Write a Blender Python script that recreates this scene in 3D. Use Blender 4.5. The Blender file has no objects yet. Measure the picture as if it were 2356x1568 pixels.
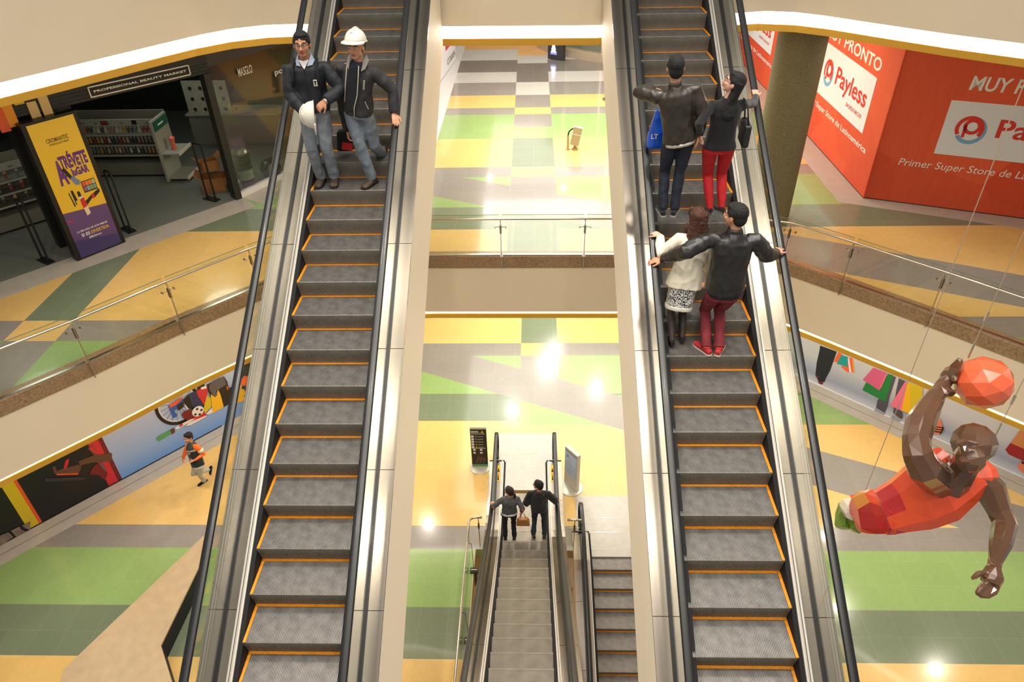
import bpy, bmesh, math, random
from mathutils import Vector, Matrix, noise
random.seed(7)
SC = bpy.context.scene
COL = SC.collection
# ---------------------------------------------------------------- camera
ZC = 13.2                                   # eye height above the lowest visible mall floor
FPX, PIT, YAW, ROL = 1647.18, 0.62470, 0.0355, -0.0242
_c, _s, _cp, _sp, _cr, _sr = math.cos(YAW), math.sin(YAW), math.cos(PIT), math.sin(PIT), math.cos(ROL), math.sin(ROL)
_X = Vector((_c, _s, 0)); _U = Vector((-_s*_sp, _c*_sp, _cp)); CF = Vector((-_s*_cp, _c*_cp, -_sp))
CR = _cr*_X + _sr*_U; CU = -_sr*_X + _cr*_U
CAMP = Vector((0, 0, ZC))
cam_d = bpy.data.cameras.new('camera'); cam = bpy.data.objects.new('camera', cam_d); COL.objects.link(cam)
cam_d.sensor_width = 36.0; cam_d.lens = FPX/2356*36.0; cam_d.clip_start = 0.05; cam_d.clip_end = 300
cam.matrix_world = Matrix(((CR.x, CU.x, -CF.x, 0), (CR.y, CU.y, -CF.y, 0), (CR.z, CU.z, -CF.z, ZC), (0, 0, 0, 1)))
SC.camera = cam
SC.view_settings.view_transform = 'Standard'; SC.view_settings.look = 'None'
SC.view_settings.exposure = 0.0; SC.view_settings.gamma = 1.0; SC.view_settings.use_curve_mapping = False
def ray(x, y):
    return CF + CR*((x-1178)/FPX) - CU*((y-784)/FPX)
def atZ(x, y, z):
    r = ray(x, y); return CAMP + r*((z-ZC)/r.z)
def atY(x, y, Y):
    r = ray(x, y); return CAMP + r*(Y/r.y)
def atD(x, y, d):
    return CAMP + ray(x, y)*d
def proj(p):
    d = Vector(p)-CAMP; w = d.dot(CF); return 1178+FPX*d.dot(CR)/w, 784-FPX*d.dot(CU)/w
# ---------------------------------------------------------------- world and lamps
W = bpy.data.worlds.new('world'); SC.world = W; W.use_nodes = True
W.node_tree.nodes['Background'].inputs[0].default_value = (1.0, 0.96, 0.9, 1)
W.node_tree.nodes['Background'].inputs[1].default_value = 0.37
def area(name, loc, size, power, col=(1, .9, .76), shape='DISK', aim=None, spread=180, sy=None):
    l = bpy.data.lights.new(name, 'AREA'); l.shape = shape; l.size = size; l.energy = power; l.color = col; l.spread = math.radians(spread)
    if sy: l.size_y = sy
    o = bpy.data.objects.new(name, l); COL.objects.link(o); o.location = loc
    if aim is not None: o.rotation_euler = (Vector(aim)-Vector(loc)).to_track_quat('-Z', 'Y').to_euler()
    return o
L1, L2, L3, L0 = 0.0, 5.8, 11.6, -5.8
# far above the frame: an added fill panel that brightens the steel, and downlights
area('atrium_fill_panel', (0, 1.5, L3+7.5), 14, 1050, (1, .95, .87), 'RECTANGLE', sy=23)
for x in (-4.6, -1.2, 2.0, 5.2):
    for y in (.8, 4.2, 7.6):
        area('atrium_downlight', (x, y, L3+6.5), .55, 75, (1, .93, .82), spread=95)
# under the third level: fill panels added to wash the floor bright, and downlights
area('gallery_fill_panel', (1.2, 20.5, L3-1.72), 6.0, 900, (1, .96, .88), 'RECTANGLE', sy=9)
area('gallery_fill_panel', (1.2, 30, L3-1.72), 6.0, 220, (1, .96, .9), 'RECTANGLE', sy=7)
for x, y, p in ((.35, 17.9, 26), (.3, 18.9, 26), (2.2, 18.4, 22), (-1.6, 24, 8), (-1.7, 27, 8), (4.4, 25, 8), (4.2, 27.5, 8), (1.2, 26, 6)):
    area('gallery_downlight', (x, y, L3-1.74), .24, p, (1, .95, .86))
for x, y in ((-5.8, 14.2), (-7.4, 12.2), (-9.0, 10.2), (6.6, 14.4), (8.4, 12.2), (10.2, 11.0), (6.6, 18), (6.6, 22), (6.6, 26)):
    area('gallery_downlight', (x, y, L3-1.74), .22, (12 if y > 14 and y < 15 and x > 6 else 30) if x < 8 else 10, (1, .9, .76))
area('store_fill', (-9.2, 18.0, L3-1.8), 1.2, 26, (.9, 1, .92))  # two added fills lifting the dark store, not its own lamps
area('store_fill', (-12.5, 14.0, L3-1.8), 1.2, 14, (.9, 1, .92))
# under the middle level: another added fill panel for the floor, and downlights
area('lower_fill_panel', (.8, 19.0, L2-1.72), 6.5, 500, (1, .96, .88), 'RECTANGLE', sy=8)
for x, y, p in ((.55, 22.3, 60), (.85, 23.2, 60), (2.4, 20.9, 40), (-.75, 19.6, 40)):
    area('lower_downlight', (x, y, L2-1.74), .3, p, (1, .95, .86))
for x, y, p in ((.2, 14.4, 45), (-1.2, 14.6, 40), (2.2, 14.4, 45), (-3.2, 14.4, 40), (4.0, 14.4, 40)):
    area('lower_downlight', (x, y, L2-1.74), .22, p, (1, .93, .82))
for x, y in ((-6.2, 13.0), (-8.2, 11.2), (-9.9, 9.2), (6.4, 13.3), (8.2, 11.6), (10.0, 9.9), (-7.6, 14.6), (8.6, 14.0)):
    area('lower_downlight', (x, y, L2-1.74), .22, 42, (1, .9, .76))
area('lower_downlight', (.6, 7.0, L0+4.1), .6, 160)
# ---------------------------------------------------------------- materials
def srgb(r, g, b):
    f = lambda v: (v/255/12.92) if v/255 <= .04045 else ((v/255+.055)/1.055)**2.4
    return (f(r), f(g), f(b), 1)
MATS = {}
def mat(name, c, rough=.6, metal=0., var=0., scale=6., bump=0., bscale=40., coat=0., emit=0., spec=.5, stretch=None, alpha=None, sheen=0.):
    if name in MATS: return MATS[name]
    m = bpy.data.materials.new(name); m.use_nodes = True; MATS[name] = m
    nt = m.node_tree; N = nt.nodes; b = N['Principled BSDF']; col = srgb(*c)
    b.inputs['Base Color'].default_value = col; b.inputs['Roughness'].default_value = rough; b.inputs['Metallic'].default_value = metal
    b.inputs['Specular IOR Level'].default_value = spec; b.inputs['Coat Weight'].default_value = coat; b.inputs['Coat Roughness'].default_value = .08
    if sheen: b.inputs['Sheen Weight'].default_value = sheen
    tc = N.new('ShaderNodeTexCoord'); src = tc.outputs['Object']
    if stretch:
        mp = N.new('ShaderNodeMapping'); mp.inputs['Scale'].default_value = stretch; nt.links.new(src, mp.inputs[0]); src = mp.outputs[0]
    if var:
        nz = N.new('ShaderNodeTexNoise'); nz.inputs['Scale'].default_value = scale; nz.inputs['Detail'].default_value = 5
        nt.links.new(src, nz.inputs['Vector'])
        mr = N.new('ShaderNodeMapRange'); mr.inputs['From Min'].default_value = .3; mr.inputs['From Max'].default_value = .7
        mr.inputs['To Min'].default_value = 1-var; mr.inputs['To Max'].default_value = 1+var; nt.links.new(nz.outputs[0], mr.inputs[0])
        mx = N.new('ShaderNodeVectorMath'); mx.operation = 'SCALE'; mx.inputs[0].default_value = col[:3]
        nt.links.new(mr.outputs[0], mx.inputs['Scale']); nt.links.new(mx.outputs[0], b.inputs['Base Color'])
    if bump:
        n2 = N.new('ShaderNodeTexNoise'); n2.inputs['Scale'].default_value = bscale; n2.inputs['Detail'].default_value = 4
        nt.links.new(src, n2.inputs['Vector']); bp = N.new('ShaderNodeBump'); bp.inputs['Strength'].default_value = bump; bp.inputs['Distance'].default_value = .01
        nt.links.new(n2.outputs[0], bp.inputs['Height']); nt.links.new(bp.outputs[0], b.inputs['Normal'])
    if emit:
        b.inputs['Emission Color'].default_value = col; b.inputs['Emission Strength'].default_value = emit
    if alpha is not None: b.inputs['Alpha'].default_value = alpha
    return m
def glass(name, tint, refl=1.5):
    if name in MATS: return MATS[name]
    m = bpy.data.materials.new(name); m.use_nodes = True; MATS[name] = m; nt = m.node_tree; N = nt.nodes; N.remove(N['Principled BSDF'])
    lw = N.new('ShaderNodeLayerWeight'); lw.inputs[0].default_value = .5; pw = N.new('ShaderNodeMath'); pw.operation = 'POWER'; pw.inputs[1].default_value = 4.; nt.links.new(lw.outputs['Facing'], pw.inputs[0])
    fr = N.new('ShaderNodeMath'); fr.operation = 'MULTIPLY_ADD'; fr.inputs[1].default_value = .5; fr.inputs[2].default_value = .035; nt.links.new(pw.outputs[0], fr.inputs[0]); t = N.new('ShaderNodeBsdfTransparent'); t.inputs[0].default_value = tint
    g = N.new('ShaderNodeBsdfGlossy'); g.inputs['Roughness'].default_value = .02; x = N.new('ShaderNodeMixShader')
    nt.links.new(fr.outputs[0], x.inputs[0]); nt.links.new(t.outputs[0], x.inputs[1]); nt.links.new(g.outputs[0], x.inputs[2])
    nt.links.new(x.outputs[0], N['Material Output'].inputs[0]); return m
M_CREAM = mat('cream_paint', (232, 217, 190), .55, var=.015, scale=1.5)
M_TRUSS = mat('truss_paint', (246, 235, 216), .55)
M_GRAN = mat('brown_granite', (150, 122, 90), .3, var=.32, scale=26, coat=.2)
M_WHITEW = mat('white_ceiling', (235, 230, 220), .8)
M_COVE = mat('cove_light', (255, 244, 232), .5, emit=7.)
M_YEL = mat('yellow_lacquer', (214, 170, 60), .45)
M_STEEL = mat('brushed_steel', (158, 148, 137), .22, metal=1.)
M_STEEL2 = mat('polished_steel', (205, 198, 185), .2, metal=1.)
M_ALU = mat('white_aluminium', (205, 198, 188), .4, metal=.3)
M_RUB = mat('black_rubber', (16, 16, 17), .36, var=.2, scale=5, coat=.06)
M_BLK = mat('black_brush', (12, 12, 13), .8)
M_STEP = mat('step_metal', (132, 128, 125), .42, metal=.5, var=.22, scale=9)
M_RISE = mat('riser_metal', (146, 140, 128), .5, metal=.4, var=.1, scale=9)
M_STEPY = mat('step_yellow', (224, 138, 18), .5, var=.15, scale=20)
M_PLATE = mat('landing_plate', (168, 164, 158), .4, metal=.3, var=.06, scale=8)
M_GLASS = glass('balustrade_glass', (.95, .965, .92, 1), 1.22)
M_CLEAR = glass('clear_glass', (.93, .95, .9, 1), 1.4)
# ---------------------------------------------------------------- mesh helpers
class MB:
    def __init__(s): s.v = []; s.f = []; s.m = []; s.mats = []
    def mi(s, m):
        if m not in s.mats: s.mats.append(m)
        return s.mats.index(m)
    def add(s, vs, fs, m=None):
        o = len(s.v); s.v += [Vector(v) for v in vs]; k = s.mi(m)
        for f in fs: s.f.append([i+o for i in f]); s.m.append(k)
        return s
    def box(s, a, b, m=None):
        x0, y0, z0 = a; x1, y1, z1 = b
        return s.add([(x0,y0,z0),(x1,y0,z0),(x1,y1,z0),(x0,y1,z0),(x0,y0,z1),(x1,y0,z1),(x1,y1,z1),(x0,y1,z1)],
                     [(3,2,1,0),(4,5,6,7),(0,1,5,4),(1,2,6,5),(2,3,7,6),(3,0,4,7)], m)
    def obox(s, c, ux, uy, uz, m=None):       # oriented box, half vectors
        c, ux, uy, uz = map(Vector, (c, ux, uy, uz)); P = []
        for k in (-1, 1):
            for i, j in ((-1,-1),(1,-1),(1,1),(-1,1)): P.append(c+ux*i+uy*j+uz*k)
        return s.add(P, [(3,2,1,0),(4,5,6,7),(0,1,5,4),(1,2,6,5),(2,3,7,6),(3,0,4,7)], m)
    def prism(s, poly, z0, z1, m=None):
        n = len(poly); P = [(p[0], p[1], z0) for p in poly]+[(p[0], p[1], z1) for p in poly]
        return s.add(P, [tuple(range(n-1, -1, -1)), tuple(range(n, 2*n))]+[(i, (i+1) % n, (i+1) % n+n, i+n) for i in range(n)], m)
    def loft(s, rings, m=None, cap=True, closed=True):
        n = len(rings[0]); P = [p for r in rings for p in r]; F = []
        for a in range(len(rings)-1):
            for i in range(n if closed else n-1):
                j = (i+1) % n; F.append((a*n+i, a*n+j, (a+1)*n+j, (a+1)*n+i))
        if cap and closed: F += [tuple(range(n-1, -1, -1)), tuple(range((len(rings)-1)*n, len(rings)*n))]
        return s.add(P, F, m)
    def tube(s, path, r, m=None, n=10, cap=True):
        path = [Vector(p) for p in path]; R = r if isinstance(r, (list, tuple)) else [r]*len(path); rings = []; up = None
        for i, p in enumerate(path):
            t = (path[min(i+1, len(path)-1)]-path[max(i-1, 0)]).normalized()
            if up is None: up = Vector((0, 0, 1)) if abs(t.z) < .9 else Vector((1, 0, 0))
            a = t.cross(up).normalized(); b = a.cross(t).normalized(); up = b
            rings.append([p+(a*math.cos(2*math.pi*k/n)+b*math.sin(2*math.pi*k/n))*R[i] for k in range(n)])
        return s.loft(rings, m, cap)
    def lathe(s, c, prof, m=None, n=20, axis=Vector((0, 0, 1))):
        c = Vector(c); axis = Vector(axis).normalized(); a = axis.orthogonal().normalized(); b = axis.cross(a)
        return s.loft([[c+axis*z+(a*math.cos(2*math.pi*k/n)+b*math.sin(2*math.pi*k/n))*r for k in range(n)] for r, z in prof], m)
    def mesh(s, name, off=Vector()):
        me = bpy.data.meshes.new(name); me.from_pydata([tuple(v-off) for v in s.v], [], s.f)
        for m in s.mats: me.materials.append(m if m else M_CREAM)
        me.polygons.foreach_set('material_index', s.m); me.update(); return me
WL = {}
def tag(o, label=None, cat=None, group=None, kind=None):
    if label: o['label'] = label
    if cat: o['category'] = cat
    if group: o['group'] = group
    if kind: o['kind'] = kind
    return o
def obj(name, mb, parent=None, smooth=False, bevel=0, fix=True):
    off = WL.get(parent, Vector()) if parent else Vector()
    me = mb.mesh(name, off) if isinstance(mb, MB) else mb
    if fix and isinstance(mb, MB):
        bm = bmesh.new(); bm.from_mesh(me); bmesh.ops.recalc_face_normals(bm, faces=bm.faces); bm.to_mesh(me); bm.free()
    if smooth:
        me.polygons.foreach_set('use_smooth', [True]*len(me.polygons))
        if smooth != 'all': me.set_sharp_from_angle(angle=math.radians(40))
    o = bpy.data.objects.new(name, me); COL.objects.link(o)
    if parent: o.parent = parent
    WL[o] = off
    if bevel:
        b = o.modifiers.new('bevel', 'BEVEL'); b.width = bevel; b.segments = 2; b.limit_method = 'ANGLE'
    return o
def thing(name, label, cat, loc, group=None):
    o = bpy.data.objects.new(name, None); COL.objects.link(o); o.location = loc; o.empty_display_size = .2; WL[o] = Vector(loc)
    return tag(o, label, cat, group)
def struct(name, mb, parent=None, **k):
    o = obj(name, mb, parent, **k)
    if parent is None: o['kind'] = 'structure'
    return o
def text_mesh(s, size=1., extrude=0.0, offset=0., spacing=1., shear=0.):
    c = bpy.data.curves.new('txt', 'FONT'); c.body = s; c.size = size; c.extrude = extrude; c.offset = offset; c.space_character = spacing; c.shear = shear
    c.resolution_u = 3
    o = bpy.data.objects.new('txt', c); COL.objects.link(o); dg = bpy.context.evaluated_depsgraph_get()
    me = bpy.data.meshes.new_from_object(o.evaluated_get(dg)); bpy.data.objects.remove(o); bpy.data.curves.remove(c); return me
def text_into(mb, s, M, u0, v0, u1, v1, m, shear=0., bold=.012, spacing=1., depth=.004):
    """lettering that fills the box u0..u1, v0..v1 of the plane M (M(u,v,w) -> world)"""
    me = text_mesh(s, offset=bold, spacing=spacing, shear=shear)
    xs = [v.co.x for v in me.vertices]; ys = [v.co.y for v in me.vertices]
    if not xs: return
    a, b, c, d = min(xs), max(xs), min(ys), max(ys)
    mb.add([M(u0+(v.co.x-a)/(b-a)*(u1-u0), v0+(v.co.y-c)/(d-c)*(v1-v0), depth) for v in me.vertices], [tuple(p.vertices) for p in me.polygons], m)
    bpy.data.meshes.remove(me)
# ---------------------------------------------------------------- patterned stone floor (same design on both levels)
def floor_material(name, cx0, cx1, low):
    m = bpy.data.materials.new(name); m.use_nodes = True; nt = m.node_tree; N = nt.nodes; lk = nt.links.new; B = N['Principled BSDF']
    g = N.new('ShaderNodeNewGeometry'); sp = N.new('ShaderNodeSeparateXYZ'); lk(g.outputs['Position'], sp.inputs[0]); X, Y = sp.outputs[0], sp.outputs[1]
    def ma(op, a, b=None, c=None):
        n = N.new('ShaderNodeMath'); n.operation = op
        for i, v in enumerate((a, b, c)):
            if v is None: continue
            if isinstance(v, (int, float)): n.inputs[i].default_value = v
            else: lk(v, n.inputs[i])
        return n.outputs[0]
    between = lambda v, a, b: ma('MULTIPLY', ma('GREATER_THAN', v, a), ma('LESS_THAN', v, b))
    def mix(f, a, b):
        n = N.new('ShaderNodeMix'); n.data_type = 'RGBA'; lk(f, n.inputs[0])
        for i, v in ((6, a), (7, b)):
            if isinstance(v, tuple): n.inputs[i].default_value = v
            else: lk(v, n.inputs[i])
        return n.outputs[2]
    Ye = srgb(220, 182, 112); Gy = srgb(140, 134, 128); Lg = srgb(196, 194, 188); Gn = srgb(140, 168, 104); Dg = srgb(114, 126, 102); Or = srgb(226, 176, 112); Dk = srgb(122, 116, 110)
    def bands(L):     # list of (upper Y, colour) from near to far
        n = N.new('ShaderNodeValToRGB'); r = n.color_ramp; r.interpolation = 'CONSTANT'; lo, hi = -2., 40.
        r.elements[0].position = 0; r.elements[0].color = L[0][1]; r.elements[1].position = (L[0][0]-lo)/(hi-lo); r.elements[1].color = L[1][1]
        for i in range(2, len(L)):
            e = r.elements.new((L[i-1][0]-lo)/(hi-lo)); e.color = L[i][1]
        lk(ma('DIVIDE', ma('SUBTRACT', Y, lo), hi-lo), n.inputs[0]); return n.outputs[0]
    side = bands([(4.1, Gy), (7.6, Ye), (8.8, Dg), (10.27, Gn), (10.86, Gy), (14.42, Ye), (15.64, Dg), (17.52, Gn), (18.13, Gy), (20.3, Ye), (22.3, Gn), (23.1, Gy), (24.35, Ye), (25.85, Gy), (27.05, Lg), (28.7, Dk), (30.4, Lg), (40, Or)])
    cen = bands([(7.6, Ye), (8.8, Dg), (10.27, Gn), (10.86, Gy), (14.42, Ye if low else Dg), (15.64, Gn if low else Dg), (17.52, Gy), (18.13, Ye), (20.3, Dg), (21.16, Gn), (22.3, Gy), (23.1, Ye), (24.35, Gy), (25.85, Lg), (28.3, Dk), (29.4, Lg), (40, Or)])
    col = mix(between(X, cx0, cx1), side, cen)
    if low: col = mix(ma('MULTIPLY', ma('GREATER_THAN', X, cx0), between(Y, 14.42, 15.64)), col, Gn)
    up = ma('SUBTRACT', 17.53-.445*1.85, ma('MULTIPLY', X, .445)); dn = ma('SUBTRACT', 16.37-.445*2.44, ma('MULTIPLY', X, .445))
    st = ma('MULTIPLY', ma('MULTIPLY', ma('LESS_THAN', Y, up), ma('GREATER_THAN', Y, dn)), between(Y, 10.86, 17.52))
    st = ma('MULTIPLY', st, ma('GREATER_THAN', X, -4.6)); col = mix(st, col, Gy)
    if not low:
        lc = bands([(10.24, Gy), (10.87, Ye), (13.2, Dg), (40, Dg)]); col = mix(between(X, -9.58, -8.62), col, lc)
        l2 = bands([(8.0, Gy), (10.24, Gn), (10.87, Gy), (40, Ye)]); col = mix(ma('LESS_THAN', X, -9.58), col, l2)
    # tile joints and tone of each slab
    jx = ma('FRACT', ma('DIVIDE', ma('ADD', X, 60.55), .6)); jy = ma('FRACT', ma('DIVIDE', ma('ADD', Y, 60.18), .6))
    jt = ma('MAXIMUM', ma('LESS_THAN', jx, .012), ma('LESS_THAN', jy, .012))
    col = mix(ma('MULTIPLY', jt, .22), col, srgb(196, 186, 160))
    cb = N.new('ShaderNodeCombineXYZ'); lk(ma('FLOOR', ma('DIVIDE', ma('ADD', X, 60.55), .6)), cb.inputs[0]); lk(ma('FLOOR', ma('DIVIDE', ma('ADD', Y, 60.18), .6)), cb.inputs[1])
    wn = N.new('ShaderNodeTexWhiteNoise'); wn.noise_dimensions = '2D'; lk(cb.outputs[0], wn.inputs['Vector'])
    nz = N.new('ShaderNodeTexNoise'); nz.inputs['Scale'].default_value = 9; nz.inputs['Detail'].default_value = 6; lk(g.outputs['Position'], nz.inputs['Vector'])
    f = ma('ADD', ma('MULTIPLY', wn.outputs[0], .06), ma('MULTIPLY', nz.outputs[0], .16)); f = ma('ADD', f, .89)
    sc = N.new('ShaderNodeVectorMath'); sc.operation = 'SCALE'; lk(col, sc.inputs[0]); lk(f, sc.inputs['Scale']); lk(sc.outputs[0], B.inputs['Base Color'])
    B.inputs['Roughness'].default_value = .2; B.inputs['Specular IOR Level'].default_value = .5; B.inputs['Coat Weight'].default_value = .4; B.inputs['Coat Roughness'].default_value = .06
    return m
M_FL2 = floor_material('patterned_floor_upper', -.545, .605, False)
M_FL1 = floor_material('patterned_floor_lower', -.36, .78, True)
M_BORD = mat('grey_stone_border', (176, 168, 158), .3, var=.06, scale=4)
M_L0 = mat('yellow_stone', (226, 184, 102), .3, var=.05, scale=4)
# ---------------------------------------------------------------- slabs and fascias
E2 = [(-13.6, 3.2), (-11.5, 5.4), (-9.6, 7.5), (-8.52, 8.67), (-7.67, 9.6), (-6.65, 10.82), (-5.63, 11.85), (-5.0, 12.45), (-4.3, 12.95), (-3.4, 13.22), (-2.2, 13.27), (1.7, 13.24),
      (4.0, 13.22), (4.8, 13.1), (5.36, 12.8), (6.08, 12.15), (7.29, 11.0), (8.34, 9.95), (10.6, 7.8), (13.4, 5.0)]
E3 = [(-11.2, 4.9), (-8.9, 8.3), (-7.57, 10.25), (-6.91, 11.22), (-6.16, 12.36), (-5.7, 13.02), (-5.3, 13.42), (-4.8, 13.66), (-4.2, 13.72), (-3.2, 13.5), (-1.47, 13.33), (1.18, 13.23), (2.4, 13.45),
      (3.64, 14.0), (4.26, 14.14), (4.75, 14.0), (5.15, 13.7), (5.77, 13.06), (6.6, 12.25), (7.44, 11.56), (9.4, 9.9), (12.6, 7.1)]
def offs(pl, d):
    out = []
    for i, p in enumerate(pl):
        a = Vector(pl[max(i-1, 0)]); b = Vector(pl[min(i+1, len(pl)-1)]); t = (b-a).normalized(); out.append((p[0]-t.y*d, p[1]+t.x*d))
    return out
def band(mb, pl, d0, d1, z0, z1, m):
    a = offs(pl, d0); b = offs(pl, d1)
    mb.loft([[(p[0], p[1], z0), (p[0], p[1], z1), (q[0], q[1], z1), (q[0], q[1], z0)] for p, q in zip(a, b)], m)
def slab(tagn, E, zt, top, far, mfl, gran):
    fl = MB(); pl = offs(E, .05)+[(16, E[-1][1]), (16, far), (-16, far), (-16, E[0][1])]
    fl.prism(pl, zt-.3, zt, mfl); struct('floor_'+tagn, fl)
    cl = MB(); pc = offs(E, .5)+[(16, E[-1][1]), (16, far), (-16, far), (-16, E[0][1])]
    cl.prism(pc, zt-1.62, zt-1.55, M_WHITEW); struct('ceiling_'+tagn, cl)
    g = MB()
    if gran: band(g, E, 0, .25, zt-.25, zt+.02, M_GRAN); struct('trim_1', g)
    f = MB(); band(f, E, .012, .3, zt-1.37 if gran else zt-1.242, zt-.25 if gran else zt+1.2, M_CREAM); struct('wall_fascia_'+tagn, f)
    zb = zt-1.37 if gran else zt-1.242
    c = MB(); band(c, E, .40, .46, zb-.31, zb+.02, M_COVE); struct('trim_cove_light_'+tagn, c)
    y = MB(); band(y, E, .37, .45, zb-.31-.10, zb-.30, M_YEL); band(y, E, .37, .5, zb-.31, zb-.29, M_YEL); struct('trim_yellow_'+tagn, y)
slab('middle', E2, L2, None, 40, M_FL2, True)
slab('upper', E3, L3, None, 40, M_CREAM, False)
# lowest visible floor with the escalator well
f1 = MB(); f1.box((-16, -3, -.3), (-1.32, 40, 0), M_FL1); f1.box((-1.32, 10.3, -.3), (-.74, 12.06, 0), M_FL1); f1.box((.36, 10.3, -.3), (3.1, 12.06, 0), M_FL1); f1.box((-1.32, 12.06, -.3), (3.1, 40, 0), M_FL1); f1.box((3.1, -3, -.3), (16, 40, 0), M_FL1); struct('floor', f1)
w = MB()
w.box((-1.34, -3, -1.37), (-1.30, 10.3, -.002), M_CREAM); w.box((.4, 10.28, -1.37), (3.1, 10.32, -.002), M_CREAM); w.box((3.08, -3, -1.37), (3.12, 10.3, -.002), M_CREAM)
w.box((.4, 10.27, -.26), (1.25, 10.29, 0.001), M_GRAN); w.box((-1.31, -3, -.26), (-1.29, 10.3, 0.001), M_GRAN); w.box((-1.3, 10.2, -1.5), (3.1, 10.3, -1.38), M_YEL)
struct('trim_2', w)
f0 = MB(); f0.box((-6, -4, L0-.2), (8, 22, L0), M_L0); struct('floor_basement', f0)
# ---------------------------------------------------------------- escalators
def nose_z(prof, Y):
    return prof(Y)
TN = math.tan(math.pi/6)
def step_mesh(w, depth, rise, side=True):
    """one step, origin at the left end of its nose; side: which lateral yellow strips show"""
    n = 62; pitch = w/n; mb = MB()
    prof = [(depth+.044, 0), (.004, 0), (-.004, -.006), (-.003, -.03)]
    for i in range(1, 7):                       # riser falls back in a curve to the next tread
        t = i/6; prof.append((-.003+  .043*math.sin(t*math.pi/2)**1.6, -.03-(rise-.03)*t-.0))
    P = []
    for y, z in prof:
        ring = []
        for k in range(n):
            x = k*pitch; g = .009
            # local normal for groove depth
            ny, nz = (0, -g) if y > 0.003 and z > -.001 else (g, 0)
            ring += [(x+.05*pitch, y, z), (x+.55*pitch, y, z), (x+.6*pitch, y+ny, z+nz), (x+pitch, y+ny, z+nz)]
        P.append(ring)
    m = len(P[0])
    for a in range(len(P)-1):
        mb.add(P[a]+P[a+1], [(i, i+1, m+i+1, m+i) for i in range(m-1)], M_STEP if a == 0 else M_RISE)
    mb.add([(0, 0, -.01), (w, 0, -.01), (w, depth, -.01), (0, depth, -.01)], [(0, 1, 2, 3)], M_STEP)
    mb.add([(0, 0, 0), (0, depth, 0), (0, depth, -rise), (0, .04, -rise)], [(0, 1, 2, 3)], M_RISE); mb.add([(w, 0, 0), (w, depth, 0), (w, depth, -rise), (w, .04, -rise)], [(0, 1, 2, 3)], M_RISE)
    ye = MB()
    ye.box((0, depth+(.01 if side else .0), -.004), (w, depth+.041, .003), M_STEPY)
    if side in (1, True): ye.box((0, -.002, -.004), (.03, depth+.04, .004), M_STEPY)
    if side == 2: ye.box((w-.03, -.002, -.004), (w, depth+.04, .004), M_STEPY)
    return mb, ye
def sweep_band(prof, Y0, Y1, xa, xb, h0, h1, m, mb, seg=None):
    n = seg or max(2, int(abs(Y1-Y0)/.25)); R = []
    for i in range(n+1):
        Y = Y0+(Y1-Y0)*i/n; z = prof(Y); R.append([(xa, Y, z+h0), (xa, Y, z+h1), (xb, Y, z+h1), (xb, Y, z+h0)])
    mb.loft(R, m); return mb
def rail_section(c, t, wx=.045, wt=.02):
    t = t.normalized(); b = Vector((1, 0, 0)).cross(t).normalized()
    if b.z < 0 and abs(t.y) > .99: b = -b
    pts = []
    for k in range(12):
        a = 2*math.pi*k/12; ca, sa = math.cos(a), math.sin(a)
        pts.append(c+Vector((1, 0, 0))*wx*math.copysign(abs(ca)**.6, ca)+b*wt*math.copysign(abs(sa)**.7, sa))
    return pts
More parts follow.
